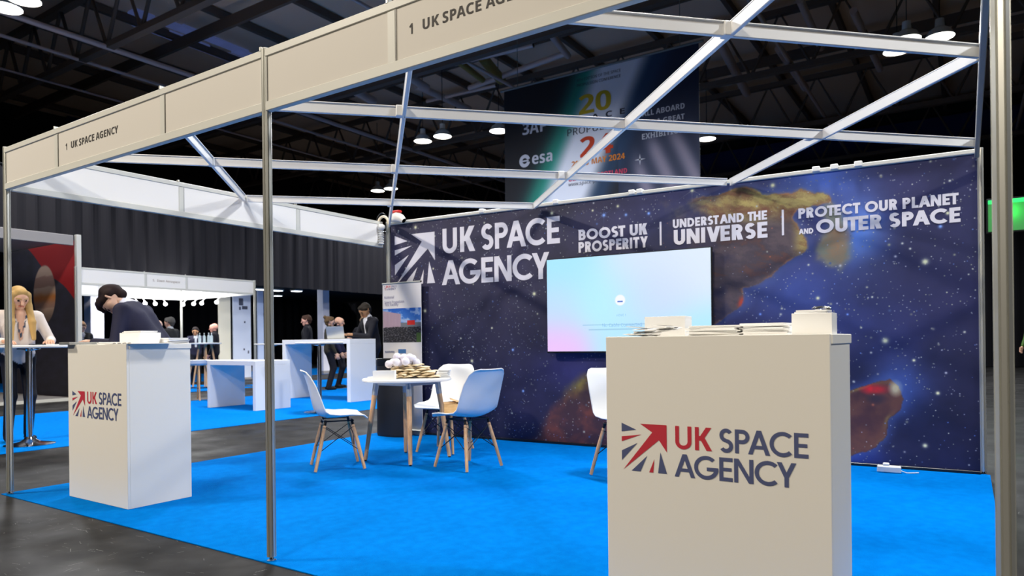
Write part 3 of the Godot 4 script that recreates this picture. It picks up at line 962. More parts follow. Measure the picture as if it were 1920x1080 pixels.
func planet_print() -> ImageTexture:          # banded planet on a dark field with a red field above it
	var w := 300
	var h := 320
	var im := Image.create(w, h, false, Image.FORMAT_RGB8)
	var nz := FastNoiseLite.new()
	nz.seed = 5
	nz.frequency = 0.02
	for y in h:
		for x in w:
			var u := 3.3 * x / w            # metres from the left end
			var v := 3.2 * (1.0 - float(y) / h)
			var n := nz.get_noise_2d(x, y * 2.0)
			var c := Color(0.17, 0.165, 0.215) + Color(0.03, 0.03, 0.05) * n
			if v > 2.21 + (2.82 - u) * 0.547 - 0.05 * sin(u * 4.0): c = Color(0.60, 0.08, 0.10)
			var q := Vector2((u - 1.85) / 0.53, (v - 2.17) / 0.65)
			if q.length() < 1.0:
				var lat := q.y + 0.05 * n
				var p := Color(0.62, 0.48, 0.42).lerp(Color(0.74, 0.62, 0.54), smoothstep(-0.3, 0.2, sin(lat * 9.0 + 1.0)))
				p = p.lerp(Color(0.72, 0.44, 0.22), exp(-pow((lat + 0.12) / 0.14, 2.0)))
				p = p.lerp(Color(0.42, 0.35, 0.32), smoothstep(-0.3, -0.85, lat))
				c = c.lerp(p, smoothstep(1.0, 0.93, q.length()))
			im.set_pixel(x, y, c)
	return ImageTexture.create_from_image(im)

func screen_print() -> ImageTexture:          # what the television shows: pastel colours, an icon and two faint lines
	var w := 512
	var h := 290
	var im := Image.create(w, h, false, Image.FORMAT_RGB8)
	var spots := [[0.05, 0.05, 0.5, Color(0.66, 0.90, 1.0)], [0.95, 0.05, 0.5, Color(0.87, 0.92, 0.98)], [0.04, 0.98, 0.35, Color(0.93, 0.76, 0.99)], [0.38, 0.45, 0.35, Color(0.72, 0.95, 0.99)], [0.65, 0.40, 0.35, Color(0.80, 0.86, 1.0)], [0.95, 0.95, 0.4, Color(0.70, 0.92, 1.0)], [0.05, 0.5, 0.3, Color(0.78, 0.87, 1.0)], [0.5, 0.95, 0.3, Color(0.72, 0.91, 1.0)], [0.6, 0.05, 0.35, Color(0.84, 0.90, 1.0)]]
	for y in h:
		for x in w:
			var p := Vector2(float(x) / w, float(y) / h)
			var c := Color(0, 0, 0)
			var t := 0.0
			for s in spots:
				var q := (p - Vector2(s[0], s[1])) * Vector2(1.0, 0.7)
				var k := exp(-q.length_squared() / (s[2] * s[2] * 0.35))
				c += (s[3] as Color) * k
				t += k
			c = c / t
			var d := (p - Vector2(0.475, 0.47)) * Vector2(w, h)
			if d.length() < 18.0: c = c.lerp(Color(0.96, 0.97, 1.0), smoothstep(18.0, 14.0, d.length()))
			if absf(d.x) < 8.5 and absf(d.y - 4.0) < 2.2: c = Color(0.35, 0.48, 0.80)
			for l in [[0.72, 0.24], [0.77, 0.20]]:
				if absf(p.y - l[0]) < 0.006 and absf(p.x - 0.475) < l[1]: c = c.lerp(Color(0.55, 0.72, 0.84), 0.5)
			im.set_pixel(x, y, c)
	return ImageTexture.create_from_image(im)

func hall_banner_print() -> ImageTexture:     # colour field of the hanging banner: dark sides, a pale beam with teal edges, grey swirl
	var w := 384
	var h := 250
	var im := Image.create(w, h, false, Image.FORMAT_RGB8)
	for y in h:
		for x in w:
			var u := float(x) / w
			var v := float(y) / h
			var mid := 0.47 + (0.5 - v) * 0.34
			var half := 0.17
			var d := u - mid
			var c := Color(0.045, 0.048, 0.085)
			if u > 0.62: c = Color(0.10, 0.14, 0.24)
			c = c.lerp(Color(0.10, 0.48, 0.42), exp(-pow((d + half) / 0.085, 2.0)))
			c = c.lerp(Color(0.13, 0.26, 0.40), exp(-pow((d - half) / 0.07, 2.0)) * 0.8)
			c = c.lerp(Color(0.86, 0.88, 0.93), smoothstep(-half - 0.02, -half + 0.09, d) * smoothstep(half, half - 0.10, d))
			var q := Vector2((u - 0.86) / 0.20, (v - 0.86) / 0.42)
			if q.length() < 1.2 and u > 0.62: c = c.lerp(Color(0.52, 0.50, 0.58), smoothstep(1.2, 0.6, q.length()) * (0.65 + 0.35 * sin((u * 1.6 - v * 0.5) * 34.0)))
			im.set_pixel(x, y, c)
	return ImageTexture.create_from_image(im)

func facility_print() -> ImageTexture:        # photograph printed on the roll-up: blue sky, pale building, red patch, dark crowd
	var w := 160
	var h := 180
	var im := Image.create(w, h, false, Image.FORMAT_RGB8)
	var r := RandomNumberGenerator.new()
	r.seed = 3
	var nz := FastNoiseLite.new()
	nz.frequency = 0.022
	for y in h:
		for x in w:
			var u := float(x) / w
			var v := float(y) / h
			var n := nz.get_noise_2d(x, y)
			var c := Color(0.10, 0.36, 0.74).lerp(Color(0.45, 0.62, 0.85), v * 1.4)
			c = c.lerp(Color(0.85, 0.88, 0.95), clampf(n * 2.2 - 0.1, 0.0, 0.6))
			if u < 0.47 and v > 0.06 + u * 0.22 and v < 0.56: c = Color(0.66, 0.56, 0.62).lerp(Color(0.80, 0.72, 0.76), float((x / 3) % 2) * 0.4)
			elif v > 0.42: c = Color(0.45, 0.47, 0.50)
			if u > 0.64 and u < 0.84 and v > 0.36 and v < 0.49: c = Color(0.82, 0.16, 0.12)
			if v > 0.55 + 0.03 * n: c = Color(0.10, 0.10, 0.12).lerp(Color(0.55, 0.53, 0.55), clampf(nz.get_noise_2d(x * 5.0, y * 5.0) * 1.6, 0.0, 1.0))
			if v > 0.72 and u > 0.88: c = Color(0.25, 0.36, 0.16)
			im.set_pixel(x, y, c)
	return ImageTexture.create_from_image(im)

func floor_marks() -> ImageTexture:           # dark sheet floor with scuffs, scratches and worn patches
	var n := 1024
	var im := Image.create(n, n, false, Image.FORMAT_RGB8)
	var nz := FastNoiseLite.new()
	nz.frequency = 0.006
	nz.fractal_octaves = 5
	var a := nz.get_seamless_image(n, n)
	for y in n:
		for x in n:
			var t := a.get_pixel(x, y).r
			var g := 0.168 + 0.052 * (t - 0.5) * 2.0
			im.set_pixel(x, y, Color(g, g * 0.985, g * 0.975))
	var r := RandomNumberGenerator.new()
	r.seed = 31
	for i in 900:
		var p := Vector2(r.randf() * n, r.randf() * n)
		var dir := Vector2.from_angle(r.randf_range(-0.5, 0.5) + (1.57 if r.randf() < 0.3 else 0.0))
		var l := r.randf_range(2.0, 26.0)
		var b := r.randf_range(0.25, 0.60) if r.randf() < 0.7 else 0.12
		for k in int(l):
			var q := p + dir * k
			im.set_pixel(posmod(int(q.x), n), posmod(int(q.y), n), Color(b, b, b * 0.97).lerp(Color(0.27, 0.27, 0.26), r.randf() * 0.5))
	return ImageTexture.create_from_image(im)

func grain(c0: Color, c1: Color, sd: int) -> ImageTexture:       # long wood grain
	var w := 64
	var h := 256
	var im := Image.create(w, h, false, Image.FORMAT_RGB8)
	var nz := FastNoiseLite.new()
	nz.seed = sd
	nz.frequency = 0.05
	for y in h:
		for x in w: im.set_pixel(x, y, c0.lerp(c1, clampf(0.5 + 0.9 * nz.get_noise_2d(x * 2.6, y * 0.18), 0.0, 1.0)))
	return ImageTexture.create_from_image(im)

func materials() -> void:
	M.people = mat(Color.WHITE, 0.75, 0.0, 0.3)
	M.people.vertex_color_use_as_albedo = true
	M.plastic = mat(srgb(236, 235, 232), 0.35)
	M.white_plastic = mat(srgb(232, 231, 226), 0.4)
	M.laminate = mat(srgb(233, 229, 219), 0.55, 0.0, 0.4)
	M.white_lam = mat(srgb(232, 231, 229), 0.5, 0.0, 0.4)
	M.paper = mat(srgb(240, 239, 236), 0.8, 0.0, 0.3)
	M.beech = mat(Color.WHITE, 0.5)
	M.beech.albedo_texture = grain(srgb(222, 180, 135), srgb(196, 148, 104), 4)
	M.black_metal = mat(srgb(28, 28, 30), 0.4, 0.6)
	M.grey_metal = mat(srgb(158, 165, 175), 0.4, 0.5)
	M.chrome = mat(srgb(215, 217, 220), 0.12, 1.0)
	M.alu = mat(srgb(206, 206, 198), 0.34, 0.75)
	M.white_alu = mat(srgb(206, 205, 196), 0.45, 0.0, 0.5)
	M.beam = mat(srgb(224, 223, 221), 0.42, 0.15)
	M.grey_alu = mat(srgb(120, 120, 116), 0.5, 0.4)
	M.panel = mat(srgb(208, 203, 194), 0.6, 0.0, 0.35)
	M.panel_in = mat(srgb(236, 233, 228), 0.6, 0.0, 0.35)
	M.ink = mat(srgb(48, 44, 42), 0.7)
	M.logo_red = mat(srgb(190, 42, 58), 0.6)
	M.logo_blue = mat(srgb(76, 84, 122), 0.6)
	M.wall_white = mat(srgb(232, 230, 240), 0.7)
	M.black_plastic = mat(srgb(16, 16, 18), 0.35)
	M.black_case = mat(srgb(22, 22, 25), 0.6)
	M.drape = mat(srgb(40, 39, 42), 0.95, 0.0, 0.15)
	M.drape_dark = mat(srgb(24, 24, 27), 0.95, 0.0, 0.15)
	M.kraft = mat(Color.WHITE, 0.85, 0.0, 0.2)
	M.kraft.albedo_texture = noise_tex(0.05, 128, ramp2(srgb(228, 205, 165), srgb(244, 228, 196)), false, 0.0, 3)
	tri_map(M.kraft, 9.0)
	M.card = mat(Color.WHITE, 0.85, 0.0, 0.2)
	M.card.albedo_texture = noise_tex(0.04, 128, ramp2(srgb(196, 158, 112), srgb(214, 180, 134)), false, 0.0, 8)
	tri_map(M.card, 5.0)
	M.red_plastic = mat(srgb(205, 40, 34), 0.4)
	M.carpet = mat(srgb(0, 115, 198), 0.95, 0.0, 0.08)
	M.carpet.albedo_texture = noise_tex(0.03, 256, ramp2(srgb(226, 232, 240), srgb(255, 255, 255)), false, 0.0, 12)
	M.carpet.normal_enabled = true
	M.carpet.normal_texture = noise_tex(0.35, 256, null, true, 3.0, 13)
	M.carpet.normal_scale = 0.5
	tri_map(M.carpet, 1.3)
	M.hall_floor = mat(Color.WHITE, 0.32, 0.0, 0.18)
	M.hall_floor.albedo_texture = floor_marks()
	M.hall_floor.roughness_texture = noise_tex(0.012, 256, ramp2(Color(0.36, 0.36, 0.36), Color(0.70, 0.70, 0.70)), false, 0.0, 17)
	M.hall_floor.roughness = 1.0
	tri_map(M.hall_floor, 0.36)
	M.roof = mat(srgb(236, 204, 176), 0.9)
	M.steel = mat(srgb(98, 84, 74), 0.7, 0.0)
	M.pipe = mat(srgb(206, 184, 176), 0.5, 0.2)
	M.duct = mat(srgb(150, 130, 70), 0.5, 0.3)
	M.wall_dark = mat(srgb(26, 26, 28), 0.9)
	M.grey_board = mat(srgb(150, 146, 144), 0.7)
	M.laptop = mat(srgb(176, 176, 172), 0.35, 0.6)

func ramp2(a: Color, b: Color) -> Gradient:
	var g := Gradient.new()
	g.set_color(0, a)
	g.set_color(1, b)
	return g

# ---------------------------------------------------------------- lamps
var lamp_meshes := {}
func high_bay(at: Vector3, color: Color, energy: float, where: String) -> void:
	var o := thing("high_bay_lamp", "high bay lamp " + where, "lamp", at, 0.0, "high bay lamps hung from the hall roof")
	if lamp_meshes.is_empty():
		var s := MB.new()
		s.lathe([Vector2(0.30, 0.0), Vector2(0.305, 0.01), Vector2(0.22, 0.16), Vector2(0.10, 0.24), Vector2(0.09, 0.42), Vector2(0, 0.43)], 24)
		lamp_meshes.shade = s.mesh()
		lamp_meshes.shade.surface_set_material(0, M.white_plastic)
		var l := MB.new()
		l.lathe([Vector2(0, -0.03), Vector2(0.16, -0.022), Vector2(0.29, 0.004), Vector2(0.29, 0.012), Vector2(0, 0.014)], 24)
		lamp_meshes.lens = l.mesh()
		lamp_meshes.lens.surface_set_material(0, glow(Color(1.0, 0.99, 0.96), 6.0))
		var c := MB.new()
		c.tube([Vector3(0, 0.42, 0), Vector3(0, 3.12, 0)], [0.012], 6)
		lamp_meshes.cord = c.mesh()
		lamp_meshes.cord.surface_set_material(0, M.black_plastic)
	for k in ["shade", "lens", "cord"]: same(o, "lamp_" + k, lamp_meshes[k], Transform3D.IDENTITY)
	var s := SpotLight3D.new()
	s.name = "lamp_beam"
	o.add_child(s)
	s.position = Vector3(0, -0.06, 0)
	s.rotation.x = -PI / 2
	s.spot_angle = 80.0
	s.spot_angle_attenuation = 0.4
	s.spot_range = 60.0
	s.spot_attenuation = 2.0
	s.light_color = color
	s.light_energy = energy
	s.light_size = 0.29
	s.shadow_enabled = true

func drape(called: String, label: String, a: Vector3, b: Vector3, y0: float, y1: float, fold: float, amp: float, m: Material, sd: int) -> void:
	var o := thing(called, label, "curtain", Vector3.ZERO)
	var u := (b - a).normalized()
	var nn := Vector3(-u.z, 0, u.x)
	var L := (b - a).length()
	var n := int(L / fold * 8.0)
	var r := RandomNumberGenerator.new()
	r.seed = sd
	var mb := MB.new()
	var prev := []
	var ph := 0.0
	for i in n + 1:
		var t := L * i / n
		ph += TAU / 8.0 * r.randf_range(0.55, 1.45)
		var d := sin(ph) * amp * r.randf_range(0.7, 1.0)
		var cur := [a + u * t + nn * d + Vector3.UP * y0, a + u * t + nn * d * 0.7 + Vector3.UP * y1]
		if i > 0: mb.quad(prev[0], cur[0], cur[1], prev[1])
		prev = cur
	part(o, "cloth", mb, m)
	var h := MB.new()
	h.tube([a + Vector3.UP * (y1 + 0.01), b + Vector3.UP * (y1 + 0.01)], [0.025], 8)
	part(o, "rail", h, M.black_metal)

func _ready() -> void:
	rng.seed = 77
	# ---- camera: shifted lens, 24 mm, slight roll
	cam_basis = Basis(Vector3.UP, YAW) * Basis(Vector3.BACK, ROLL)
	var cam := Camera3D.new()
	cam.name = "camera"
	add_child(cam)
	cam.transform = Transform3D(cam_basis, EYE)
	var at := CameraAttributesPhysical.new()
	at.frustum_focal_length = 24.0
	at.exposure_aperture = 3.5
	at.frustum_focus_distance = 3.6
	cam.attributes = at
	var near := 0.05
	cam.set_frustum(near * 1080.0 / F, Vector2(0, near * (CY - 540.0) / F), near, 200.0)
	cam.current = true
	# ---- environment and exposure: a closed dark hall, lit by its own lamps
	var env := Environment.new()
	env.background_mode = Environment.BG_COLOR
	env.background_color = Color(0.0, 0.0, 0.0)
	env.tonemap_mode = Environment.TONE_MAPPER_LINEAR
	env.tonemap_exposure = 1.0
	env.sdfgi_enabled = true
	env.ssao_enabled = true
	env.ssil_enabled = true
	var we := WorldEnvironment.new()
	we.name = "environment"
	we.environment = env
	add_child(we)
	materials()
	# ---- the hall's lamps: clusters 8 m up; those in view, then those over and behind the stand whose shadows show
	var cool := Color(0.97, 0.98, 1.0)
	var warm := Color(1.0, 0.955, 0.885)
	for g in [
		["of the glowing pair high above the planet wall", cool, 38.0, [[-10.57, -3.99], [-9.89, -4.05]]],
		["of the glowing pair on the dark side of the hanging banner", cool, 38.0, [[-9.79, -16.06], [-8.89, -16.02]]],
		["glowing close against the dark edge of the hanging banner", cool, 38.0, [[-7.02, -16.63]]],
		["of the glowing pair just above the looped cables at the wall's corner", cool, 38.0, [[-16.53, -20.78], [-15.75, -20.81]]],
		["glowing alone beside the grey swirl of the hanging banner", cool, 38.0, [[-1.67, -21.55]]],
		["of the glowing three behind the roof beam near the grooved post", cool, 38.0, [[5.32, -16.68], [4.67, -16.40], [4.43, -16.99]]],
		["of the pair hung over the stand's starry wall", cool, 31.0, [[5.1, -3.1], [4.5, -3.4]]],
		["of the pair hung over the aisle before the stand", warm, 56.0, [[-3.2, 4.2], [-2.6, 4.5]]],
		["of the pair hung over the white slab tables", cool, 42.0, [[-2.8, -5.2], [-2.2, -5.5]]],
		["of the pair hung over the hall's open side", cool, 58.0, [[12.6, -3.0], [13.2, -3.3]]],
		["of the pair hung over the aisle facing the stand", warm, 58.0, [[4.8, 9.2], [5.5, 9.0]]],
	]:
		for p in g[3]: high_bay(Vector3(p[0], 8.0, p[1]), g[1], g[2], g[0])
	build_hall()
	build_neighbours()
	build_stand()
	build_stand_objects()
	build_people()

# ---------------------------------------------------------------- hall
func build_hall() -> void:
	var fl := structure("floor")
	var mb := MB.new()
	mb.box(Vector3(-3, -0.15, -9), Vector3(48, 0.3, 48), 0.0)
	part(fl, "floor_sheet", mb, M.hall_floor)
	for w in [["wall_back", Vector3(-3, 5.6, -33.2), Vector3(48, 11.8, 0.4)], ["wall_front", Vector3(-3, 5.6, 15.2), Vector3(48, 11.8, 0.4)], ["wall_left", Vector3(-27.2, 5.6, -9), Vector3(0.4, 11.8, 48)], ["wall_right", Vector3(21.2, 5.6, -9), Vector3(0.4, 11.8, 48)]]:
		var o := structure(w[0])
		var b := MB.new()
		b.box(w[1], w[2])
		part(o, "cladding", b, M.wall_dark)
		if w[0] == "wall_back":
			var bl := MB.new()
			bl.box(Vector3(2, 9.9, -32.7), Vector3(26, 1.1, 0.5), 0.02)
			part(o, "painted_beam", bl, mat(srgb(22, 34, 96), 0.7), "dark blue painted beam")
		if w[0] == "wall_left":
			for q in [[140, 205], [172, 212], [392, 268], [425, 270], [455, 272]]:
				var c := on_x(q[0], q[1], -26.8)
				var bp := MB.new()
				bp.box(c, Vector3(0.2, 1.1, 0.62), 0.02)
				part(o, "blue_panel", bp, mat(srgb(20, 44, 96), 0.7))
	var ce := structure("ceiling")
	var rb := MB.new()
	rb.box(Vector3(-3, 11.25, -9), Vector3(48, 0.3, 48))
	part(ce, "roof_deck", rb, M.roof)
	var pm := MB.new()
	pm.box(Vector3.ZERO, Vector3(0.14, 0.22, 48))
	var pmesh := pm.mesh()
	pmesh.surface_set_material(0, M.steel)
	for i in 19: same(ce, "purlin", pmesh, Transform3D(Basis.IDENTITY, Vector3(-25.5 + i * 2.55, 10.95, -9)))
	var tm := MB.new()
	tm.box(Vector3(0, 9.0, 0), Vector3(47.6, 0.16, 0.20))
	tm.box(Vector3(0, 10.7, 0), Vector3(47.6, 0.18, 0.22))
	for i in 28:
		var x := -23.8 + i * 1.7
		tm.tube([Vector3(x, 9.0, 0), Vector3(x + 0.85, 10.7, 0), Vector3(x + 1.7, 9.0, 0)], [0.055], 6, false)
	var tmesh := tm.mesh()
	tmesh.surface_set_material(0, M.steel)
	for z in [-31.3, -25.3, -19.3, -13.3, -7.3, -1.3, 4.7, 10.7]: same(ce, "roof_truss", tmesh, Transform3D(Basis.IDENTITY, Vector3(-3, 0, z)))
	for p in [[-13.1, 8.96, 0.075], [-14.55, 8.96, 0.05], [-16.8, 8.9, 0.035], [-6.4, 9.3, 0.05], [1.5, 9.2, 0.06], [7.5, 9.2, 0.06]]:
		var b := MB.new()
		b.tube([Vector3(p[0], p[1], 14.5), Vector3(p[0], p[1], -32.5)], [p[2]], 8)
		part(ce, "service_pipe", b, M.pipe)
	for z in [-10.3, -4.4, -16.4, -22.4]:
		var b := MB.new()
		b.box(Vector3(-3, 10.55, z), Vector3(47, 0.34, 0.10))
		part(ce, "cross_beam", b, M.steel)
	var gl := glow(srgb(92, 108, 168), 0.30)
	gl.albedo_color = srgb(60, 66, 92)
	for q in [[298, 60, 1.5], [330, 50, 1.3], [378, 66, 1.5], [425, 85, 1.4], [395, 96, 2.8], [350, 75, 1.4], [265, 27, 0.6], [455, 100, 0.6], [440, 110, 0.8]]:
		var c := on_y(q[0], q[1], 11.05)
		var b := MB.new()
		b.box(c, Vector3(0.42, 0.06, q[2]), 0.0)
		part(ce, "skylight_pane", b, gl)
	for q in [[905, 108, 940, 150, 0.16, 0], [820, 85, 905, 150, 0.10, 0], [690, 95, 800, 165, 0.14, 1], [850, 120, 1000, 85, 0.07, 1], [880, 165, 1060, 100, 0.09, 1], [1030, 60, 1065, 105, 0.10, 1], [780, 160, 880, 205, 0.12, 1], [800, 190, 930, 160, 0.06, 1], [630, 150, 700, 190, 0.16, 1], [1330, 40, 1400, 175, 0.14, 1], [1500, 0, 1540, 90, 0.10, 1], [1460, 90, 1510, 165, 0.12, 1], [1600, 20, 1650, 130, 0.10, 1]]:
		var b := MB.new()
		b.tube([on_y(q[0], q[1], 9.6), on_y(q[2], q[3], 9.6)], [q[4]], 10)
		part(ce, "air_duct", b, M.duct if q[5] == 0 else M.pipe)
	# low annex behind the hanging black drape on the left
	var an := structure("trim_1")
	var b := MB.new()
	b.box(Vector3(-19.5, 3.55, -10), Vector3(14.6, 0.3, 30))
	part(an, "annex_ceiling", b, M.wall_dark)
	drape("hanging_drape", "long black drape hung high above the opening to the low annex", Vector3(-12.1, 0, 5.0), Vector3(-12.1, 0, -24.5), 2.86, 5.15, 0.42, 0.05, M.drape, 4)
	drape("annex_drape", "black drape closing the back of the low annex", Vector3(-23.4, 0, 5.0), Vector3(-23.4, 0, -26.0), 0.02, 3.36, 0.5, 0.06, M.drape_dark, 5)
	drape("hall_drape", "black drape across the far end of the hall behind the stand", Vector3(-12.0, 0, -27.0), Vector3(19.0, 0, -27.0), 0.02, 6.2, 0.6, 0.08, M.drape_dark, 6)
	for q in [[607, -13.4, 0.30, "white square column standing in the annex behind the laptop table"], [177, -13.3, 0.34, "white square column behind the seated man in glasses"]]:
		var c := on_x(q[0], 640, q[1])
		var col := thing("column", q[3], "column", Vector3(c.x, 0, c.z))
		var cm := MB.new()
		cm.box(Vector3(0, 1.7, 0), Vector3(q[2], 3.38, q[2]), 0.01)
		part(col, "shaft", cm, M.wall_white)
		var sk := MB.new()
		sk.box(Vector3(0, 0.06, 0), Vector3(q[2] + 0.03, 0.12, q[2] + 0.03), 0.01)
		part(col, "skirting", sk, M.grey_board)
	for q in [[502, 544, 1.3], [585, 536, 0.9], [525, 527, 0.9], [556, 546, 0.35], [520, 555, 0.3], [677, 538, 0.4], [320, 563, 0.35], [365, 566, 0.7]]:
		var c := on_y(q[0], q[1], 3.33)
		var l := thing("ceiling_light", "glowing white ceiling light in the low annex", "lamp", c, 0.0, "ceiling lights of the annex")
		var fr := MB.new()
		fr.box(Vector3(0, 0.03, 0), Vector3(0.36, 0.05, q[2] + 0.04), 0.004)
		part(l, "housing", fr, M.white_plastic)
		var df := MB.new()
		df.box(Vector3(0, -0.005, 0), Vector3(0.30, 0.02, q[2]), 0.004)
		part(l, "lamp_diffuser", df, glow(Color(0.97, 0.99, 1.0), 3.0))
		var li := AreaLight3D.new()
		li.name = "lamp_light"
		l.add_child(li)
		li.position = Vector3(0, -0.03, 0)
		li.rotation.x = -PI / 2
		li.area_size = Vector2(0.30, q[2])
		li.area_range = 40.0
		li.light_color = cool_white()
		li.light_energy = 2.2
		li.shadow_enabled = true
	# hanging conference banner behind the stand
	var z := -12.0
	var tl := on_z(945, 172, z)
	var tr := on_z(1310, 92, z)
	var ht := 3.35
	var bn := thing("hanging_banner", "huge dark banner with a pale beam hung in the hall above the starry wall", "banner", Vector3(tl.x, tl.y - ht, z))
	var wd := tr.x - tl.x
	var q := MB.new()
	q.box(Vector3(wd / 2, ht / 2, -0.006), Vector3(wd, ht, 0.006))
	part(bn, "backing", q, M.black_case)
	var pr := MB.new()
	pr.quad(Vector3(0, 0, 0), Vector3(wd, 0, 0), Vector3(wd, ht, 0), Vector3(0, ht, 0))
	var pm2 := mat(Color.WHITE, 0.8)
	pm2.albedo_texture = hall_banner_print()
	part(bn, "print", pr, pm2)
	var rd := MB.new()
	rd.tube([Vector3(-0.1, ht + 0.02, 0), Vector3(wd + 0.1, ht + 0.02, 0)], [0.03], 8)
	for x in [0.4, wd - 0.4]: rd.tube([Vector3(x, ht, 0), Vector3(x, 10.6 - tl.y + ht, 0)], [0.008], 5)
	part(bn, "hanging_bar", rd, M.grey_alu)
	var K := func(px: float, py: float) -> Vector3:
		var g := on_z(px, py, z)
		return Vector3(g.x - tl.x, g.y - (tl.y - ht), 0.004)
	var inkd := mat(srgb(40, 42, 58), 0.8)
	var silver := mat(srgb(178, 182, 196), 0.8)
	var yel := mat(srgb(190, 165, 30), 0.8)
	var ora := mat(srgb(205, 120, 25), 0.8)
	var red := mat(srgb(190, 58, 20), 0.8)
	var T := func(text: String, px: float, py: float, px2: float, m: Material, bold := true, tall := 0.0) -> void:
		var a: Vector3 = K.call(px, py)
		var e: Vector3 = K.call(px2, py)
		print_text(bn, "lettering", text, a, absf(e.x - a.x), m, bold, Basis.IDENTITY, tall)
	T.call("20", 1086, 216, 1146, yel, true, 0.44)
	T.call("S  P  A  C  E", 1064, 235, 1172, inkd, true, 0.13)
	T.call("PROPULSION", 1064, 256, 1178, inkd, false, 0.16)
	T.call("24", 1088, 296, 1150, red, true, 0.46)
	T.call("20-23 MAY 2024", 1072, 314, 1172, ora)
	T.call("GLASGOW-SCOTLAND", 1066, 341, 1176, mat(srgb(200, 60, 90), 0.8))
	T.call("www.space-propulsion.com", 1066, 352, 1174, inkd, false)
	T.call("9TH EDITION OF THE SPACE", 1082, 154, 1164, inkd, false)
	T.call("PROPULSION CONFERENCE", 1082, 164, 1164, inkd, false)
	T.call("3AF", 980, 254, 1024, silver)
	T.call("esa", 998, 309, 1036, silver, true)
	T.call("ALL ABOARD", 1204, 219, 1284, silver)
	T.call("FOR A GREAT", 1204, 238, 1284, silver)
	T.call("EXHIBITION", 1204, 262, 1284, silver)
	var dk := MB.new()
	var ec: Vector3 = K.call(984, 302)
	for i in 24:
		var a0 := TAU * i / 24.0
		var a1 := TAU * (i + 1) / 24.0
		var r0 := 0.07
		var r1 := 0.155
		if i in [0, 23]: continue
		dk.quad(ec + Vector3(cos(a0), sin(a0), 0) * r0, ec + Vector3(cos(a0), sin(a0), 0) * r1, ec + Vector3(cos(a1), sin(a1), 0) * r1, ec + Vector3(cos(a1), sin(a1), 0) * r0)
	dk.box(ec, Vector3(0.22, 0.035, 0.002))
	part(bn, "round_mark", dk, silver)
	var sp: Vector3 = K.call(1200, 299)
	var sk2 := MB.new()
	for k in 4:
		var d := Vector3(cos(k * PI / 2), sin(k * PI / 2), 0)
		var e := Vector3(-d.y, d.x, 0)
		sk2.quad(sp - e * 0.02, sp + d * 0.13, sp + e * 0.02, sp)
	part(bn, "sparkle", sk2, silver)
	# lit green sign hung in the dark beyond the right-hand post
	var e0 := deep(1853, 436, 14.0)
	var sg := thing("exit_sign", "glowing green sign hung in the dark beyond the grooved front post", "sign", e0)
	sg.rotation.y = 0.1
	var bx := MB.new()
	bx.box(Vector3(0.375, 0.33, -0.05), Vector3(0.79, 0.70, 0.08), 0.01)
	part(sg, "housing", bx, M.black_plastic)
	var fc := MB.new()
	fc.box(Vector3(0.375, 0.285, 0.0), Vector3(0.75, 0.55, 0.02), 0.004)
	part(sg, "sign_face", fc, glow(srgb(70, 140, 78), 0.5))
	var fc2 := MB.new()
	fc2.box(Vector3(0.375, 0.605, 0.004), Vector3(0.75, 0.08, 0.02), 0.004)
	part(sg, "sign_lamp", fc2, glow(srgb(60, 225, 125), 0.8))
	var rod := MB.new()
	for x in [0.1, 0.65]: rod.tube([Vector3(x, 0.66, -0.05), Vector3(x, 10.9 - e0.y, -0.05)], [0.01], 5)
	part(sg, "hanging_rod", rod, M.black_metal)
	var sl := OmniLight3D.new()
	sl.name = "sign_light"
	sg.add_child(sl)
	sl.position = Vector3(0.375, 0.4, 0.12)
	sl.light_color = Color(0.3, 1.0, 0.5)
	sl.light_energy = 0.25
	sl.omni_range = 30.0
	sl.omni_attenuation = 2.0
	sl.light_size = 0.2
	sl.shadow_enabled = true

func cool_white() -> Color:
	return Color(0.95, 0.98, 1.0)

func carpet(label: String, x0: float, x1: float, z0: float, z1: float) -> void:
	var mb := MB.new()
	mb.box(Vector3((x0 + x1) / 2, 0.003, (z0 + z1) / 2), Vector3(absf(x1 - x0), 0.006, absf(z1 - z0)), 0.001)
	tag(part(self, "carpet", mb, M.carpet), label, "carpet")

# ---------------------------------------------------------------- the neighbouring stands across the aisle
func leaflet_stack(called: String, label: String, at: Vector3, turn: float, size: Vector2, n: int, sheet: float, sd: int, m: Material) -> Node3D:
	var o := thing(called, label, "papers", at, turn)
	var r := RandomNumberGenerator.new()
	r.seed = sd
	for i in n:
		var b := MB.new()
		b.x = Transform3D(Basis(Vector3.UP, r.randf_range(-0.12, 0.12)), Vector3(r.randf_range(-0.008, 0.008), 0, r.randf_range(-0.008, 0.008)))
		b.box(Vector3(0, sheet * (i + 0.5), 0), Vector3(size.x, sheet * 0.94, size.y), 0.0)
		part(o, "leaflet", b, m)
	return o

func bottle(at: Vector3, label: String) -> void:
	var o := thing("bottle", label, "bottle", at, 0.0, "bottles on the far bar table")
	var b := MB.new()
	b.lathe([Vector2(0, 0), Vector2(0.033, 0), Vector2(0.034, 0.15), Vector2(0.012, 0.20), Vector2(0.012, 0.225)], 12)
	var gm := mat(Color(0.85, 0.92, 0.95, 0.35), 0.1)
	gm.transparency = BaseMaterial3D.TRANSPARENCY_ALPHA
	part(o, "glass", b, gm)
	var c := MB.new()
	c.lathe([Vector2(0.014, 0.222), Vector2(0.014, 0.242), Vector2(0, 0.243)], 10)
	part(o, "cap", c, M.white_plastic)

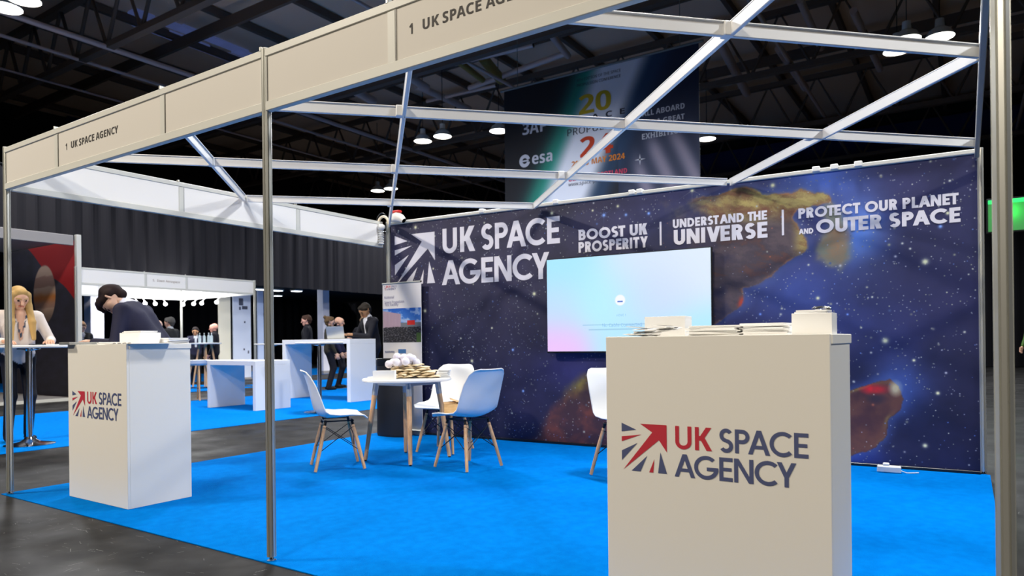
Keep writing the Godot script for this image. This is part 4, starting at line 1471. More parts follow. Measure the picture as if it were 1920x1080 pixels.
func bar_stool(label: String, at: Vector3, turn: float, h: float) -> void:
	var o := thing("bar_stool", label, "stool", at, turn)
	var s := MB.new()
	s.lathe([Vector2(0, h - 0.05), Vector2(0.15, h - 0.045), Vector2(0.205, h - 0.01), Vector2(0.235, h + 0.055), Vector2(0.228, h + 0.058), Vector2(0.19, h), Vector2(0.10, h - 0.02), Vector2(0, h - 0.022)], 24)
	part(o, "seat", s, M.plastic)
	for k in 4:
		var a := PI / 4 + k * PI / 2
		var l := MB.new()
		l.tube([Vector3(cos(a) * 0.25, 0.005, sin(a) * 0.25), Vector3(cos(a) * 0.12, h - 0.04, sin(a) * 0.12)], [0.013, 0.016], 8)
		part(o, "leg", l, M.beech)
	var r := MB.new()
	var pts := []
	for k in 25: pts.append(Vector3(cos(TAU * k / 24) * 0.205, 0.24, sin(TAU * k / 24) * 0.205))
	r.tube(pts, [0.008], 6, false)
	part(o, "footrest_ring", r, M.black_metal)

func laptop(label: String, at: Vector3, turn: float) -> void:
	var o := thing("laptop", label, "laptop", at, turn)
	var b := MB.new()
	b.box(Vector3(0, 0.009, 0), Vector3(0.34, 0.016, 0.24), 0.003)
	var base := part(o, "base", b, M.laptop)
	var k := MB.new()
	k.box(Vector3(0, 0.0178, -0.03), Vector3(0.29, 0.002, 0.11), 0.0)
	part(base, "keyboard", k, M.black_plastic)
	var l := MB.new()
	l.x = Transform3D(Basis(Vector3.RIGHT, -0.32), Vector3(0, 0.014, -0.12))
	l.box(Vector3(0, 0.118, 0), Vector3(0.34, 0.232, 0.008), 0.003)
	var lid := part(o, "lid", l, M.laptop)
	var s := MB.new()
	s.x = l.x
	s.box(Vector3(0, 0.12, 0.0045), Vector3(0.31, 0.195, 0.001))
	part(lid, "screen", s, M.black_plastic)
	var d := MB.new()
	d.x = l.x
	d.lathe([Vector2(0, 0), Vector2(0.016, 0), Vector2(0.016, 0.001), Vector2(0, 0.001)], 12)
	d.x = Transform3D.IDENTITY

func far_spot(at: Vector3, turn: float, label: String) -> void:
	var sp := thing("stand_spotlight", label, "lamp", at, turn, "spotlights of the far stand")
	var s := MB.new()
	s.tube([Vector3(0, 0.02, 0), Vector3(0, -0.03, 0.08), Vector3(0, -0.10, 0.12)], [0.012, 0.012, 0.03], 8)
	part(sp, "arm", s, M.white_plastic)
	var g := MB.new()
	g.sphere(Vector3(0, -0.125, 0.13), Vector3(0.05, 0.05, 0.05), 12, 8)
	part(sp, "lamp_bulb", g, glow(Color(1, 0.99, 0.97), 4.0))
	var ol := OmniLight3D.new()
	ol.name = "lamp_light"
	sp.add_child(ol)
	ol.position = Vector3(0, -0.125, 0.13)
	ol.light_energy = 0.7
	ol.light_size = 0.05
	ol.omni_range = 30.0
	ol.omni_attenuation = 2.0
	ol.shadow_enabled = true

func build_neighbours() -> void:
	carpet("bright blue carpet of the stand row across the aisle under the white slab tables", -6.65, -2.25, 4.5, -14.0)
	carpet("bright blue carpet in front of the small white-fasciaed stand", -11.9, -9.06, -4.75, -8.8)
	carpet("bright blue carpet strip beyond the second aisle behind the laptop table", -10.2, -7.55, -9.1, -17.0)
	carpet("bright blue carpet in the low annex", -18.2, -13.2, -2.0, -22.0)
	# stand with the planet picture
	var pl := thing("planet_wall", "tall dark display wall printed with a striped planet and a red field", "display wall", Vector3(-12.35, 0, -4.62))
	var L := 3.3
	var b := MB.new()
	b.box(Vector3(L / 2, 1.6 + 0.02, -0.03), Vector3(L, 3.20, 0.05), 0.002)
	part(pl, "panel", b, M.black_case)
	var q := MB.new()
	q.quad(Vector3(0.02, 0.05, 0.0), Vector3(L - 0.05, 0.05, 0.0), Vector3(L - 0.05, 3.2, 0.0), Vector3(0.02, 3.2, 0.0))
	var pmat := mat(Color.WHITE, 0.7)
	pmat.albedo_texture = planet_print()
	part(pl, "print", q, pmat)
	var p := MB.new()
	p.box(Vector3(L - 0.0, 1.65, 0.0), Vector3(0.09, 3.3, 0.09), 0.006)
	part(pl, "end_post", p, M.white_alu)
	var hd := thing("header_beam", "grey header beam running out from the tall planet wall", "beam", Vector3(-9.07, 3.08, -4.53))
	var hb := MB.new()
	hb.box(Vector3(0, 0.10, 2.2), Vector3(0.08, 0.2, 4.4), 0.005)
	part(hd, "beam", hb, M.grey_board)
	var hc := MB.new()
	hc.box(Vector3(-1.55, 0.13, 2.2), Vector3(3.0, 0.05, 4.4), 0.004)
	part(hd, "canopy", hc, M.grey_board)
	var hp := MB.new()
	hp.box(Vector3(0, -1.53, 4.36), Vector3(0.08, 3.08, 0.08), 0.004)
	part(hd, "support_post", hp, M.white_alu)
	var pf := thing("platform", "low pale grey platform under the planet wall", "platform", Vector3(-10.75, 0, -2.35))
	var pb := MB.new()
	pb.box(Vector3(0, 0.03, 0), Vector3(3.4, 0.06, 4.35), 0.006)
	part(pf, "deck", pb, M.grey_board)
	var pe := MB.new()
	pe.box(Vector3(1.705, 0.03, 0), Vector3(0.012, 0.062, 4.36), 0.002)
	part(pf, "edge_trim", pe, M.white_alu)
	# small stand with white name boards
	var fa := fascia("name_board", "pale name board of the far stand with small brown lettering", Vector3(-9.05, 0, -4.55), PI / 2, 4.15, [1.42, 2.36], 2.31, 2.66, M.panel_in, [])
	print_text(fa, "lettering", "5.  Dawn Aerospace", Vector3(1.58, 2.455, 0.0115), 0.62, mat(srgb(120, 96, 70), 0.7), false)
	fascia("name_board", "white name board with small spotlights at the side of the far stand", Vector3(-12.2, 0, -8.70), 0.0, 3.12, [1.0, 2.1], 2.31, 2.66, M.panel_in, [])
	fascia("name_board", "plain white name board at the rear of the far stand", Vector3(-12.2, 0, -4.55), PI / 2, 4.12, [2.0], 2.31, 2.66, M.panel_in, [])
	var fr := thing("far_shell_scheme", "slim aluminium uprights carrying the far stand's name boards", "stand frame", Vector3.ZERO)
	for c in [[-9.03, -4.57], [-9.03, -8.70], [-12.22, -8.70], [-12.22, -4.57]]: octa_post(fr, Vector3(c[0], 0.0, c[1]), 2.66, 0.0, 0.03)
	for x in [346.0, 366.0, 381.0, 409.0]:
		var c := on_z(x, 552, -8.60)
		far_spot(Vector3(c.x, 2.30, -8.683), 0.0, "small white spotlight glowing on the far stand's side board")
	for x in [252.0, 267.0, 286.0, 305.0]:
		var c := on_x(x, 552, -12.18)
		far_spot(Vector3(-12.183, 2.30, c.z), PI / 2, "small white spotlight glowing on the far stand's rear board")
	for k in [[410.0, 432.0, "cream display panel beside the standing man in black", srgb(226, 220, 200)], [437.0, 470.0, "pale blue display panel with small dark pictures", srgb(206, 214, 232)], [483.0, 494.0, "narrow pale blue display panel next to the drape", srgb(190, 205, 235)]]:
		var a := on_x(k[0], 640, -13.0)
		var e := on_x(k[1], 640, -13.0)
		var dp := thing("display_panel", k[2], "panel", Vector3(-13.0, 0, (a.z + e.z) / 2))
		var wd := absf(e.z - a.z)
		var m := MB.new()
		m.box(Vector3(0, 1.42, 0), Vector3(0.05, 2.72, wd), 0.004)
		part(dp, "board", m, mat(k[3], 0.7))
		var ft := MB.new()
		ft.box(Vector3(0, 0.03, 0), Vector3(0.35, 0.06, wd * 0.7), 0.004)
		part(dp, "foot", ft, M.grey_board)
		if k[0] == 437.0:
			for pp in [[452, 566, 0.25, 0.22], [459, 577, 0.32, 0.10], [450, 578, 0.10, 0.10], [459, 604, 0.08, 0.06], [458, 655, 0.08, 0.06], [466, 660, 0.07, 0.09]]:
				var c := on_x(pp[0], pp[1], -12.97)
				var pc := MB.new()
				pc.box(Vector3(0.027, c.y, c.z - (a.z + e.z) / 2), Vector3(0.006, pp[3], pp[2] * 0.6))
				part(dp, "picture", pc, mat(srgb(70, 74, 92), 0.7))
	# white slab tables on the blue carpet
	slab_table("low_table", "low white table on two slab legs across the aisle", -5.02, -3.72, -5.48, -4.80, 0.80, 0.075)
	slab_table("high_table", "high white table on two slab legs carrying a silver laptop", -5.40, -3.53, -7.30, -6.65, 1.145, 0.085)
	var pt2 := deep(512, 640, 15.5)
	poseur_table("round white bar table standing behind the end of the laptop table", Vector3(pt2.x, 0.0, pt2.z), 1.09, 0.4)
	poseur_table("round white bar table on a chrome column beside the laptop table", on_ground(600, 773), 1.09, 0.36)
	poseur_table("round white bar table with chrome base where the blonde woman stands", Vector3(-2.74, 0.006, -1.22), 1.08, 0.36)
	# far round table with stools
	var ft := on_y(386, 727)
	var rt := thing("round_bar_table", "small round white bar table on wooden legs with bottles", "table", Vector3(ft.x, 0.006, ft.z))
	var t := MB.new()
	t.lathe([Vector2(0, 1.09), Vector2(0.37, 1.09), Vector2(0.38, 1.10), Vector2(0.38, 1.125), Vector2(0, 1.13)], 32)
	part(rt, "table_top", t, M.white_lam)
	for k in 4:
		var a := 0.5 + k * PI / 2
		var l := MB.new()
		l.tube([Vector3(cos(a) * 0.3, 0.006, sin(a) * 0.3), Vector3(cos(a) * 0.14, 1.09, sin(a) * 0.14)], [0.018, 0.024], 8)
		part(rt, "leg", l, M.beech)
	var s1 := deep(372, 690, 13.4)
	var s2 := deep(411, 690, 13.2)
	bar_stool("white tub bar stool at the far table beside the counter", Vector3(s1.x, 0.006, s1.z), 0.3, 0.72)
	bar_stool("white tub bar stool at the far table beside the low slab table", Vector3(s2.x, 0.006, s2.z), 0.9, 0.72)
	for d in [Vector2(-0.05, 0.12), Vector2(0.14, -0.08), Vector2(0.22, 0.05), Vector2(-0.2, -0.1)]: bottle(Vector3(ft.x + d.x, 1.137, ft.z + d.y), "small clear bottle on the far round bar table")
	var lp := deep(617, 632, 12.85)
	laptop("open silver laptop on the high white table", Vector3(lp.x, 1.152, -6.93), PI + 0.45)
	# things on the blonde woman's table
	var tp := Vector3(-2.74, 1.087, -1.22)
	leaflet_stack("notepad", "white notepad lying at the blonde woman's hand", tp + Vector3(0.08, 0, -0.23), 0.5, Vector2(0.15, 0.21), 3, 0.003, 8, M.paper)
	var ph := MB.new()
	ph.box(Vector3(0, 0.005, 0), Vector3(0.075, 0.009, 0.15), 0.002)
	var pho := thing("phone", "black phone lying on the blonde woman's table", "phone", tp + Vector3(0.16, 0, -0.02), 0.4)
	part(pho, "case", ph, M.black_plastic)
	var gl := MB.new()
	gl.box(Vector3(0, 0.0100, 0), Vector3(0.068, 0.001, 0.142))
	part(pho, "glass", gl, mat(srgb(20, 22, 28), 0.1))

func on_ground(px: float, py: float) -> Vector3:
	var g := on_y(px, py, 0.006)
	return Vector3(g.x, 0.006, g.z)

# ---------------------------------------------------------------- the stand itself
func build_stand() -> void:
	carpet("bright blue carpet of the stand with the starry wall", -0.072, 5.912, 0.03, -4.24)
	var fr := thing("shell_scheme", "aluminium posts and crossing white roof beams of the open stand", "stand frame", Vector3(0, 0.006, 0))
	for p in [[0.0, 0.0], [W / 2, 0.0], [W, 0.0], [5.87, -4.235], [0.03, -3.90], [W, -1.95]]:
		if p[1] == -1.95: continue
		octa_post(fr, Vector3(p[0], 0, p[1]), 2.494, 0.0)
	var m := 1.95
	var y := 2.452
	var beams := [[m * 2, 0, W, -m], [m, 0, W, -3.86], [0, 0, m * 2.06, -4.04], [0.02, -m, m * 1.06, -3.93], [W, 0, m * 1.05, -3.93], [W, -m, m * 2.06, -4.06], [m * 2, 0, 0.1, -3.85], [m, 0, 0.02, -m]]
	for b in beams:
		var a := Vector3(b[0], y, b[1])
		var e := Vector3(b[2], y, b[3])
		var mb := MB.new()
		var L := (e - a).length()
		mb.x = Transform3D(Basis(Vector3.UP, atan2(-(e.z - a.z), e.x - a.x)), (a + e) / 2)
		mb.box(Vector3.ZERO, Vector3(L - 0.05, 0.062, 0.022), 0.003)
		mb.box(Vector3(0, 0.03, 0.004), Vector3(L - 0.05, 0.006, 0.034), 0.001)
		part(fr, "roof_beam", mb, M.beam)
	for c in [[2.93, -0.95], [4.88, -0.98], [0.98, -0.98], [1.95, -1.95], [3.9, -1.95], [2.93, -2.93], [4.88, -2.93], [0.98, -2.93]]:
		var mb := MB.new()
		mb.x = Transform3D(Basis(Vector3.UP, PI / 4), Vector3(c[0], y, c[1]))
		mb.box(Vector3.ZERO, Vector3(0.05, 0.066, 0.05), 0.004)
		part(fr, "beam_joint", mb, M.beam)
	var sb := MB.new()       # plain beam along the open right-hand side
	sb.box(Vector3(W, 2.455, -2.11), Vector3(0.030, 0.075, 4.16), 0.004)
	part(fr, "side_beam", sb, M.alu)
	# name boards
	var f1 := fascia("name_board", "long beige name board over the stand's open front lettered twice", Vector3(0.0, 0.006, 0.0), 0.0, W, [0.79, 2.04, W / 2, 3.765, 4.965], 2.19, 2.492, M.panel, [])
	for x in [0.914, 3.862]:
		print_text(f1, "lettering", "1", Vector3(x, 2.328, 0.0115), 0.018, M.ink, true, Basis.IDENTITY, 0.043)
		print_text(f1, "lettering", "UK SPACE AGENCY", Vector3(x + 0.072, 2.328, 0.0115), 0.575, M.ink, true, Basis.IDENTITY, 0.044)
	fascia("name_board", "plain white name board along the stand's left-hand side", Vector3(0.0, 0.006, -0.03), PI / 2, 3.80, [1.29, 2.56], 2.19, 2.492, M.panel_in, [])
	# back wall with the printed night sky
	var ang := atan2(BLc.z - BRc.z, BRc.x - BLc.x)
	var LW := (BRc - BLc).length()
	var wl := thing("graphic_wall", "wide back wall printed with a starry nebula and white headlines", "display wall", BLc + Vector3(0, 0.006, 0), ang)
	var b := MB.new()
	b.box(Vector3(LW / 2, 1.235, -0.012), Vector3(LW, 2.45, 0.024), 0.002)
	part(wl, "panel", b, M.black_case)
	var q := MB.new()
	q.quad(Vector3(0, 0.02, 0.002), Vector3(LW, 0.02, 0.002), Vector3(LW, 2.46, 0.002), Vector3(0, 2.46, 0.002))
	var pm := mat(Color.WHITE, 0.55, 0.0, 0.4)
	pm.albedo_texture = nebula_print()
	pm.texture_repeat = false
	part(wl, "print", q, pm)
	var rl := MB.new()
	rl.box(Vector3(LW / 2, 2.475, 0.0), Vector3(LW, 0.036, 0.05), 0.006)
	part(wl, "top_rail", rl, M.white_alu)
	var ft := MB.new()
	ft.box(Vector3(LW / 2, 0.012, 0.002), Vector3(LW, 0.024, 0.03), 0.003)
	part(wl, "bottom_rail", ft, M.black_plastic)
	for s in [3.02, 3.10, 4.66, 4.80, 4.98, 1.3, 2.2]:
		var c := MB.new()
		c.box(Vector3(s, 2.488, 0.006), Vector3(0.06, 0.045, 0.066), 0.006)
		part(wl, "rail_clamp", c, M.white_plastic)
	var wh := mat(srgb(222, 220, 230), 0.6)
	var e := MB.new()
	emblem(e, e, 0.062, 2.325, 0.585, 0.004)
	part(wl, "emblem_print", e, wh)
	var lt := MB.new()
	letters(lt, "UK", 0.758, 2.064, 0.437, 0.280, 0.19, 0.004, 0.14)
	letters(lt, "SPACE", 1.277, 2.064, 0.958, 0.280, 0.19, 0.004, 0.07)
	letters(lt, "AGENCY", 0.742, 1.708, 1.368, 0.275, 0.19, 0.004, 0.05)
	part(wl, "agency_print", lt, wh)
	var hl := MB.new()
	letters(hl, "BOOST UK", 2.445, 2.072, 0.72, 0.108, 0.235, 0.004, 0.09)
	letters(hl, "PROSPERITY", 2.443, 1.948, 0.726, 0.107, 0.235, 0.004, 0.09)
	letters(hl, "UNDERSTAND THE", 3.415, 2.106, 0.843, 0.081, 0.235, 0.004, 0.09)
	letters(hl, "UNIVERSE", 3.423, 1.948, 0.837, 0.140, 0.235, 0.004, 0.09)
	letters(hl, "PROTECT OUR PLANET", 4.514, 2.086, 1.158, 0.088, 0.235, 0.004, 0.09)
	letters(hl, "AND", 4.516, 1.951, 0.115, 0.046, 0.235, 0.004, 0.09)
	letters(hl, "OUTER SPACE", 4.655, 1.946, 1.028, 0.116, 0.235, 0.004, 0.09)
	for s in [3.296, 4.388]: hl.flat(PackedVector2Array([Vector2(s - 0.009, 1.955), Vector2(s + 0.009, 1.955), Vector2(s + 0.009, 2.178), Vector2(s - 0.009, 2.178)]), 0.004)
	part(wl, "headline_print", hl, wh)
	# television
	var xw := Transform3D(Basis(Vector3.UP, ang), BLc)
	var tv := thing("television", "large flat television glowing pastel blue on the starry wall", "television", xw * Vector3(2.962, 0.0, 0.0), ang)
	var tw := 1.675
	var th := 0.958
	var ty := 1.422
	var k := MB.new()
	k.box(Vector3(0, ty, 0.085), Vector3(tw, th, 0.045), 0.006)
	part(tv, "case", k, M.black_plastic)
	var br := MB.new()
	br.box(Vector3(0, ty, 0.035), Vector3(0.6, 0.42, 0.06), 0.004)
	part(tv, "wall_bracket", br, M.black_metal)
	var sc := MB.new()
	sc.quad(Vector3(-tw / 2 + 0.010, ty - th / 2 + 0.018, 0.1085), Vector3(tw / 2 - 0.010, ty - th / 2 + 0.018, 0.1085), Vector3(tw / 2 - 0.010, ty + th / 2 - 0.010, 0.1085), Vector3(-tw / 2 + 0.010, ty + th / 2 - 0.010, 0.1085))
	var sm := mat(Color(0.02, 0.02, 0.02), 0.25)
	sm.emission_enabled = true
	sm.emission = Color.BLACK
	sm.emission_texture = screen_print()
	sm.emission_energy_multiplier = 1.05
	part(tv, "screen", sc, sm)
	var grey := mat(srgb(120, 160, 190), 0.5)
	grey.emission_enabled = true
	grey.emission = srgb(110, 150, 190)
	grey.emission_energy_multiplier = 0.8
	print_text(tv, "screen_text", "HDMI 1", Vector3(-0.075, ty - 0.125, 0.1092), 0.09, grey, false)
	print_text(tv, "screen_text", "No Cable Connected", Vector3(-0.225, ty - 0.225, 0.1092), 0.40, grey, false)
	var al := AreaLight3D.new()
	al.name = "screen_light"
	tv.add_child(al)
	al.position = Vector3(0, ty, 0.125)
	al.rotation.y = PI
	al.area_size = Vector2(tw - 0.05, th - 0.05)
	al.area_range = 30.0
	al.light_color = Color(0.78, 0.88, 1.0)
	al.light_energy = 0.5
	al.shadow_enabled = true

func carton(called: String, label: String, at: Vector3, turn: float, s: Vector3, m: Material, open := false) -> Node3D:
	var o := thing(called, label, "box", at, turn)
	var t := 0.003
	for w in [[Vector3(0, s.y / 2, s.z / 2 - t / 2), Vector3(s.x, s.y, t)], [Vector3(0, s.y / 2, -s.z / 2 + t / 2), Vector3(s.x, s.y, t)], [Vector3(s.x / 2 - t / 2, s.y / 2, 0), Vector3(t, s.y, s.z - 2 * t)], [Vector3(-s.x / 2 + t / 2, s.y / 2, 0), Vector3(t, s.y, s.z - 2 * t)]]:
		var b := MB.new()
		b.box(w[0], w[1], 0.0008)
		part(o, "side", b, m)
	var f := MB.new()
	f.box(Vector3(0, t / 2, 0), Vector3(s.x - 2 * t, t, s.z - 2 * t))
	part(o, "bottom", f, m)
	if open:
		for e in [[-1.0, 1.22], [1.0, 1.50]]:
			var fl := MB.new()
			fl.x = Transform3D(Basis(Vector3.RIGHT, e[1] * e[0] * -1.0), Vector3(0, s.y, e[0] * (s.z / 2 - t / 2)))
			fl.box(Vector3(0, s.z * 0.34, 0), Vector3(s.x + 0.004, s.z * 0.68, t))
			part(o, "flap", fl, m)
	return o

func card_pile(label: String, at: Vector3, n: int, spread: Vector2, sd: int) -> void:      # loose printed cards heaped flat, white with black print
	var r := RandomNumberGenerator.new()
	r.seed = sd
	var heights := []
	for i in n:
		var o := thing("printed_card", label, "card", Vector3.ZERO, 0.0, label)
		var b := MB.new()
		b.box(Vector3(0, 0.0012, 0), Vector3(0.085, 0.0022, 0.055), 0.0)
		part(o, "card", b, M.paper)
		var p := MB.new()
		p.box(Vector3(0.005, 0.0026, 0.0), Vector3(0.045, 0.0006, 0.045))
		part(o, "print", p, M.ink)
		var u := Vector2(r.randf_range(-1, 1), r.randf_range(-1, 1))
		o.position = at + Vector3(u.x * spread.x, 0.0005 + 0.0032 * i * (1.0 - 0.3 * absf(u.x)), u.y * spread.y)
		o.rotation = Vector3(r.randf_range(-0.08, 0.08), r.randf() * TAU, r.randf_range(-0.10, 0.10))

func build_stand_objects() -> void:
	var top := 1.0765
	counter("white counter printed with the agency logo standing under the front name board's left end", Vector3(0.452, 0.006, -0.192))
	counter("white counter printed with the agency logo standing beside the grooved right-hand front post", Vector3(4.625, 0.006, -0.22))
	# on the near counter
	carton("flyer_box", "plain cream carton standing upright on the counter before the television", Vector3(4.757, top, -0.53), 0.06, Vector3(0.165, 0.080, 0.10), M.paper)
	card_pile("black and white printed card in the loose heap on the counter before the television", Vector3(4.752, top, -0.36), 16, Vector2(0.075, 0.05), 3)
	leaflet_stack("leaflet_stack", "low stack of white leaflets on the counter next to the upright cream carton", Vector3(4.985, top, -0.43), 0.02, Vector2(0.185, 0.148), 8, 0.0046, 5, M.paper)
	leaflet_stack("leaflet_stack", "low stack of white leaflets on the counter next to the carton of badges", Vector3(5.165, top, -0.44), -0.02, Vector2(0.155, 0.14), 8, 0.0052, 6, M.paper)
	var bc := Vector3(5.337, top, -0.37)
	carton("badge_box", "white carton heaped with papers and black badges on the counter by the right post", bc, 0.0, Vector3(0.126, 0.070, 0.105), M.paper)
	leaflet_stack("leaflet_stack", "white papers lying in the carton of badges", bc + Vector3(-0.004, 0.0032, 0), 0.0, Vector2(0.098, 0.078), 13, 0.006, 9, M.paper)
	var r := RandomNumberGenerator.new()
	r.seed = 4
	for i in 9:
		var o := thing("badge", "small black and silver badge on top of the carton by the right post", "badge", bc + Vector3(0.022 + r.randf_range(-0.02, 0.022), 0.0815 + 0.0035 * (i / 3), r.randf_range(-0.03, 0.03)), r.randf() * TAU, "badges heaped on the carton")
		var b := MB.new()
		b.lathe([Vector2(0, 0), Vector2(0.009, 0), Vector2(0.010, 0.002), Vector2(0.007, 0.0035), Vector2(0, 0.004)], 12)
		part(o, "disc", b, M.ink if i % 2 == 0 else M.chrome)
		var pn := MB.new()
		pn.tube([Vector3(-0.012, 0.003, 0), Vector3(0.012, 0.005, 0.004)], [0.0012], 5)
		part(o, "pin", pn, M.chrome)
	# on the far counter
	carton("flyer_box", "white carton of leaflets on the counter in front of the bending man", Vector3(1.02, top + 0.0045, -0.40), 0.05, Vector3(0.235, 0.072, 0.15), M.paper)
	leaflet_stack("leaflet_stack", "white leaflets standing proud in the carton before the bending man", Vector3(1.02, top + 0.0080, -0.40), 0.05, Vector2(0.20, 0.12), 14, 0.0058, 12, M.paper)
	leaflet_stack("leaflet_stack", "neat stack of white leaflets at the end of the counter before the bending man", Vector3(1.165, top, -0.56), 0.02, Vector2(0.11, 0.15), 10, 0.004, 13, M.paper)
	leaflet_stack("leaflet_stack", "flat fan of white papers on the counter near the blonde woman's side", Vector3(0.70, top, -0.45), 0.3, Vector2(0.26, 0.19), 4, 0.004, 14, M.paper)
	for i in 8:
		var o := thing("pin_badge", "tiny silver pin badge lying at the foot of the leaflet carton", "badge", Vector3(0.985 + 0.022 * i, top + 0.0045, -0.245 - 0.02 * (i % 3)), r.randf() * TAU, "pin badges beside the leaflet carton")
		var b := MB.new()
		b.lathe([Vector2(0, 0), Vector2(0.010, 0), Vector2(0.010, 0.004), Vector2(0, 0.006)], 10)
		part(o, "disc", b, M.chrome)
	var sh2 := thing("loose_sheet", "white sheet sticking out over the side of the counter before the bending man", "paper", Vector3(1.135, top, -0.335))
	var s2 := MB.new()
	s2.box(Vector3(0, 0.002, 0), Vector3(0.325, 0.004, 0.285), 0.0)
	part(sh2, "sheet", s2, M.paper)
	var tb := thing("closed_laptop", "closed grey laptop overhanging the corner of the counter on the blonde woman's side", "laptop", Vector3(0.487, top, -0.262))
	var t2 := MB.new()
	t2.box(Vector3(0, 0.005, 0), Vector3(0.15, 0.010, 0.22), 0.002)
	part(tb, "base", t2, M.laptop)
	var t3 := MB.new()
	t3.box(Vector3(0, 0.0145, 0), Vector3(0.15, 0.007, 0.22), 0.002)
	part(tb, "lid", t3, M.laptop)
	# round table
	var tc := Vector3(1.507, 0.006, -2.567)
	var t := thing("round_table", "round white table on four beech legs heaped with paper packets", "table", tc)
	var mb := MB.new()
	mb.lathe([Vector2(0, 0.712), Vector2(0.39, 0.712), Vector2(0.402, 0.718), Vector2(0.402, 0.732), Vector2(0.396, 0.738), Vector2(0, 0.738)], 48)
	part(t, "table_top", mb, M.plastic)
	var un := MB.new()
	for s in [-1.0, 1.0]:
		un.box(Vector3(0, 0.695, s * 0.19), Vector3(0.42, 0.032, 0.03), 0.003)
		un.box(Vector3(s * 0.19, 0.695, 0), Vector3(0.03, 0.032, 0.42), 0.003)
	part(t, "under_frame", un, M.grey_metal)
	for sx in [-1.0, 1.0]:
		for sz in [-1.0, 1.0]:
			var a := Vector3(sx * 0.195, 0.70, sz * 0.195)
			var b := Vector3(sx * 0.268, 0.012, sz * 0.268)
			var l := MB.new()
			l.tube([b, b.lerp(a, 0.45), b.lerp(a, 0.86)], [0.0165, 0.021, 0.024], 14)
			var leg := part(t, "leg", l, M.beech)
			var k := MB.new()
			k.tube([b.lerp(a, 0.84), a], [0.0255, 0.027], 14)
			part(leg, "metal_sleeve", k, M.grey_metal)
			var ft := MB.new()
			ft.tube([Vector3(b.x, 0.0, b.z), Vector3(b.x, 0.006, b.z), b], [0.013, 0.013, 0.006], 10)
			part(leg, "foot_cap", ft, M.black_metal)
	var ty := tc.y + 0.7385
	# paper packets piled on the table
	var pk := MB.new()
	var nu := 8
	for i in nu:
		for j in nu:
			var P := func(a: int, b: int, sg: float) -> Vector3:
				var u := -1.0 + 2.0 * a / nu
				var v := -1.0 + 2.0 * b / nu
				return Vector3(u * 0.058, sg * 0.0095 * (1.0 - u * u * u * u) * (1.0 - v * v * v * v) + 0.003 * sin(u * 3.0 + v), v * 0.042)
			pk.quad(P.call(i, j, 1.0), P.call(i, j + 1, 1.0), P.call(i + 1, j + 1, 1.0), P.call(i + 1, j, 1.0))
			pk.quad(P.call(i, j, -1.0), P.call(i + 1, j, -1.0), P.call(i + 1, j + 1, -1.0), P.call(i, j + 1, -1.0))
	var pmesh := pk.mesh()
	pmesh.surface_set_material(0, M.kraft)
	var layers := [[5, 3], [4, 3], [4, 3], [3, 3], [3, 2], [2, 2]]
	var ax := Vector3(0.836, 0, -0.549)        # the heap runs across the view
	var az := Vector3(0.549, 0, 0.836)
	for L in layers.size():
		for k in layers[L][0]:
			for j in layers[L][1]:
				var o := MeshInstance3D.new()
				o.name = numbered("paper_packet")
				o.mesh = pmesh
				add_child(o)
				var u: float = (k - (layers[L][0] - 1) * 0.5) * 0.112 + r.randf_range(-0.016, 0.016) + 0.035
				var w: float = (j - (layers[L][1] - 1) * 0.5) * 0.088 + r.randf_range(-0.012, 0.012) - 0.03
				o.position = Vector3(tc.x, ty + 0.013 + L * 0.0205 + r.randf_range(0, 0.003), tc.z) + ax * u + az * w
				o.rotation = Vector3(r.randf_range(-0.13, 0.13), 0.58 + r.randf_range(-0.6, 0.6), r.randf_range(-0.13, 0.13))
				tag(o, "pale kraft paper packet in the heap on the round table", "packet", "kraft packets heaped on the round table")
	var bm := MB.new()
	bm.sphere(Vector3.ZERO, Vector3(0.036, 0.036, 0.036), 18, 12)
	var bmesh := bm.mesh()
	bmesh.surface_set_material(0, mat(srgb(238, 232, 240), 0.6))
	for b in [[-0.10, 0.0, 0], [-0.03, 0.02, 0], [0.04, 0.0, 0], [0.105, 0.02, 0], [-0.065, -0.06, 0], [0.01, -0.05, 0], [0.08, -0.05, 0], [-0.06, 0.075, 0], [0.02, 0.08, 0], [-0.065, 0.0, 1], [0.0, 0.03, 1], [0.07, 0.0, 1], [-0.02, -0.03, 1], [-0.13, 0.04, 0], [0.05, 0.04, 1]]:
		var o := MeshInstance3D.new()
		o.name = numbered("foam_ball")
		o.mesh = bmesh
		add_child(o)
		o.position = Vector3(tc.x, ty + 0.140 + 0.045 * b[2] + 0.012 * sin(b[0] * 60.0), tc.z) + ax * (b[0] * 1.05 - 0.02) + az * b[1]
		tag(o, "small white foam ball on the heap of packets", "ball", "white foam balls on the packets")
	var bx := tc - ax * 0.16 + az * 0.24
	carton("small_box", "small white carton at the front of the round table", Vector3(bx.x, ty, bx.z), 0.58, Vector3(0.19, 0.078, 0.09), M.paper)
	leaflet_stack("leaflet_stack", "stack of white leaflets at the edge of the round table by the chair", Vector3(tc.x, ty, tc.z) + ax * 0.335 - az * 0.05, 0.6, Vector2(0.10, 0.17), 9, 0.008, 22, M.paper)
	leaflet_stack("leaflet_stack", "loose white papers on the round table's far edge beside the small carton", Vector3(tc.x, ty, tc.z) - ax * 0.28 - az * 0.02, 0.2, Vector2(0.10, 0.15), 3, 0.005, 23, M.paper)
	# chairs
	make_shell_chair("white shell chair turned sideways on the aisle side of the round table", Vector3(1.258, 0.006, -1.951), atan2(0.217, -0.30))
	make_shell_chair("white shell chair holding an opened brown carton", Vector3(2.225, 0.006, -2.525), atan2(-0.39, -0.07))
	make_shell_chair("white shell chair between the round table and the starry wall", Vector3(1.50, 0.006, -3.115), 0.15)
	make_shell_chair("white shell chair half hidden behind the counter below the television", Vector3(3.56, 0.006, -2.80), atan2(0.9, 0.45) + PI * 0.0)
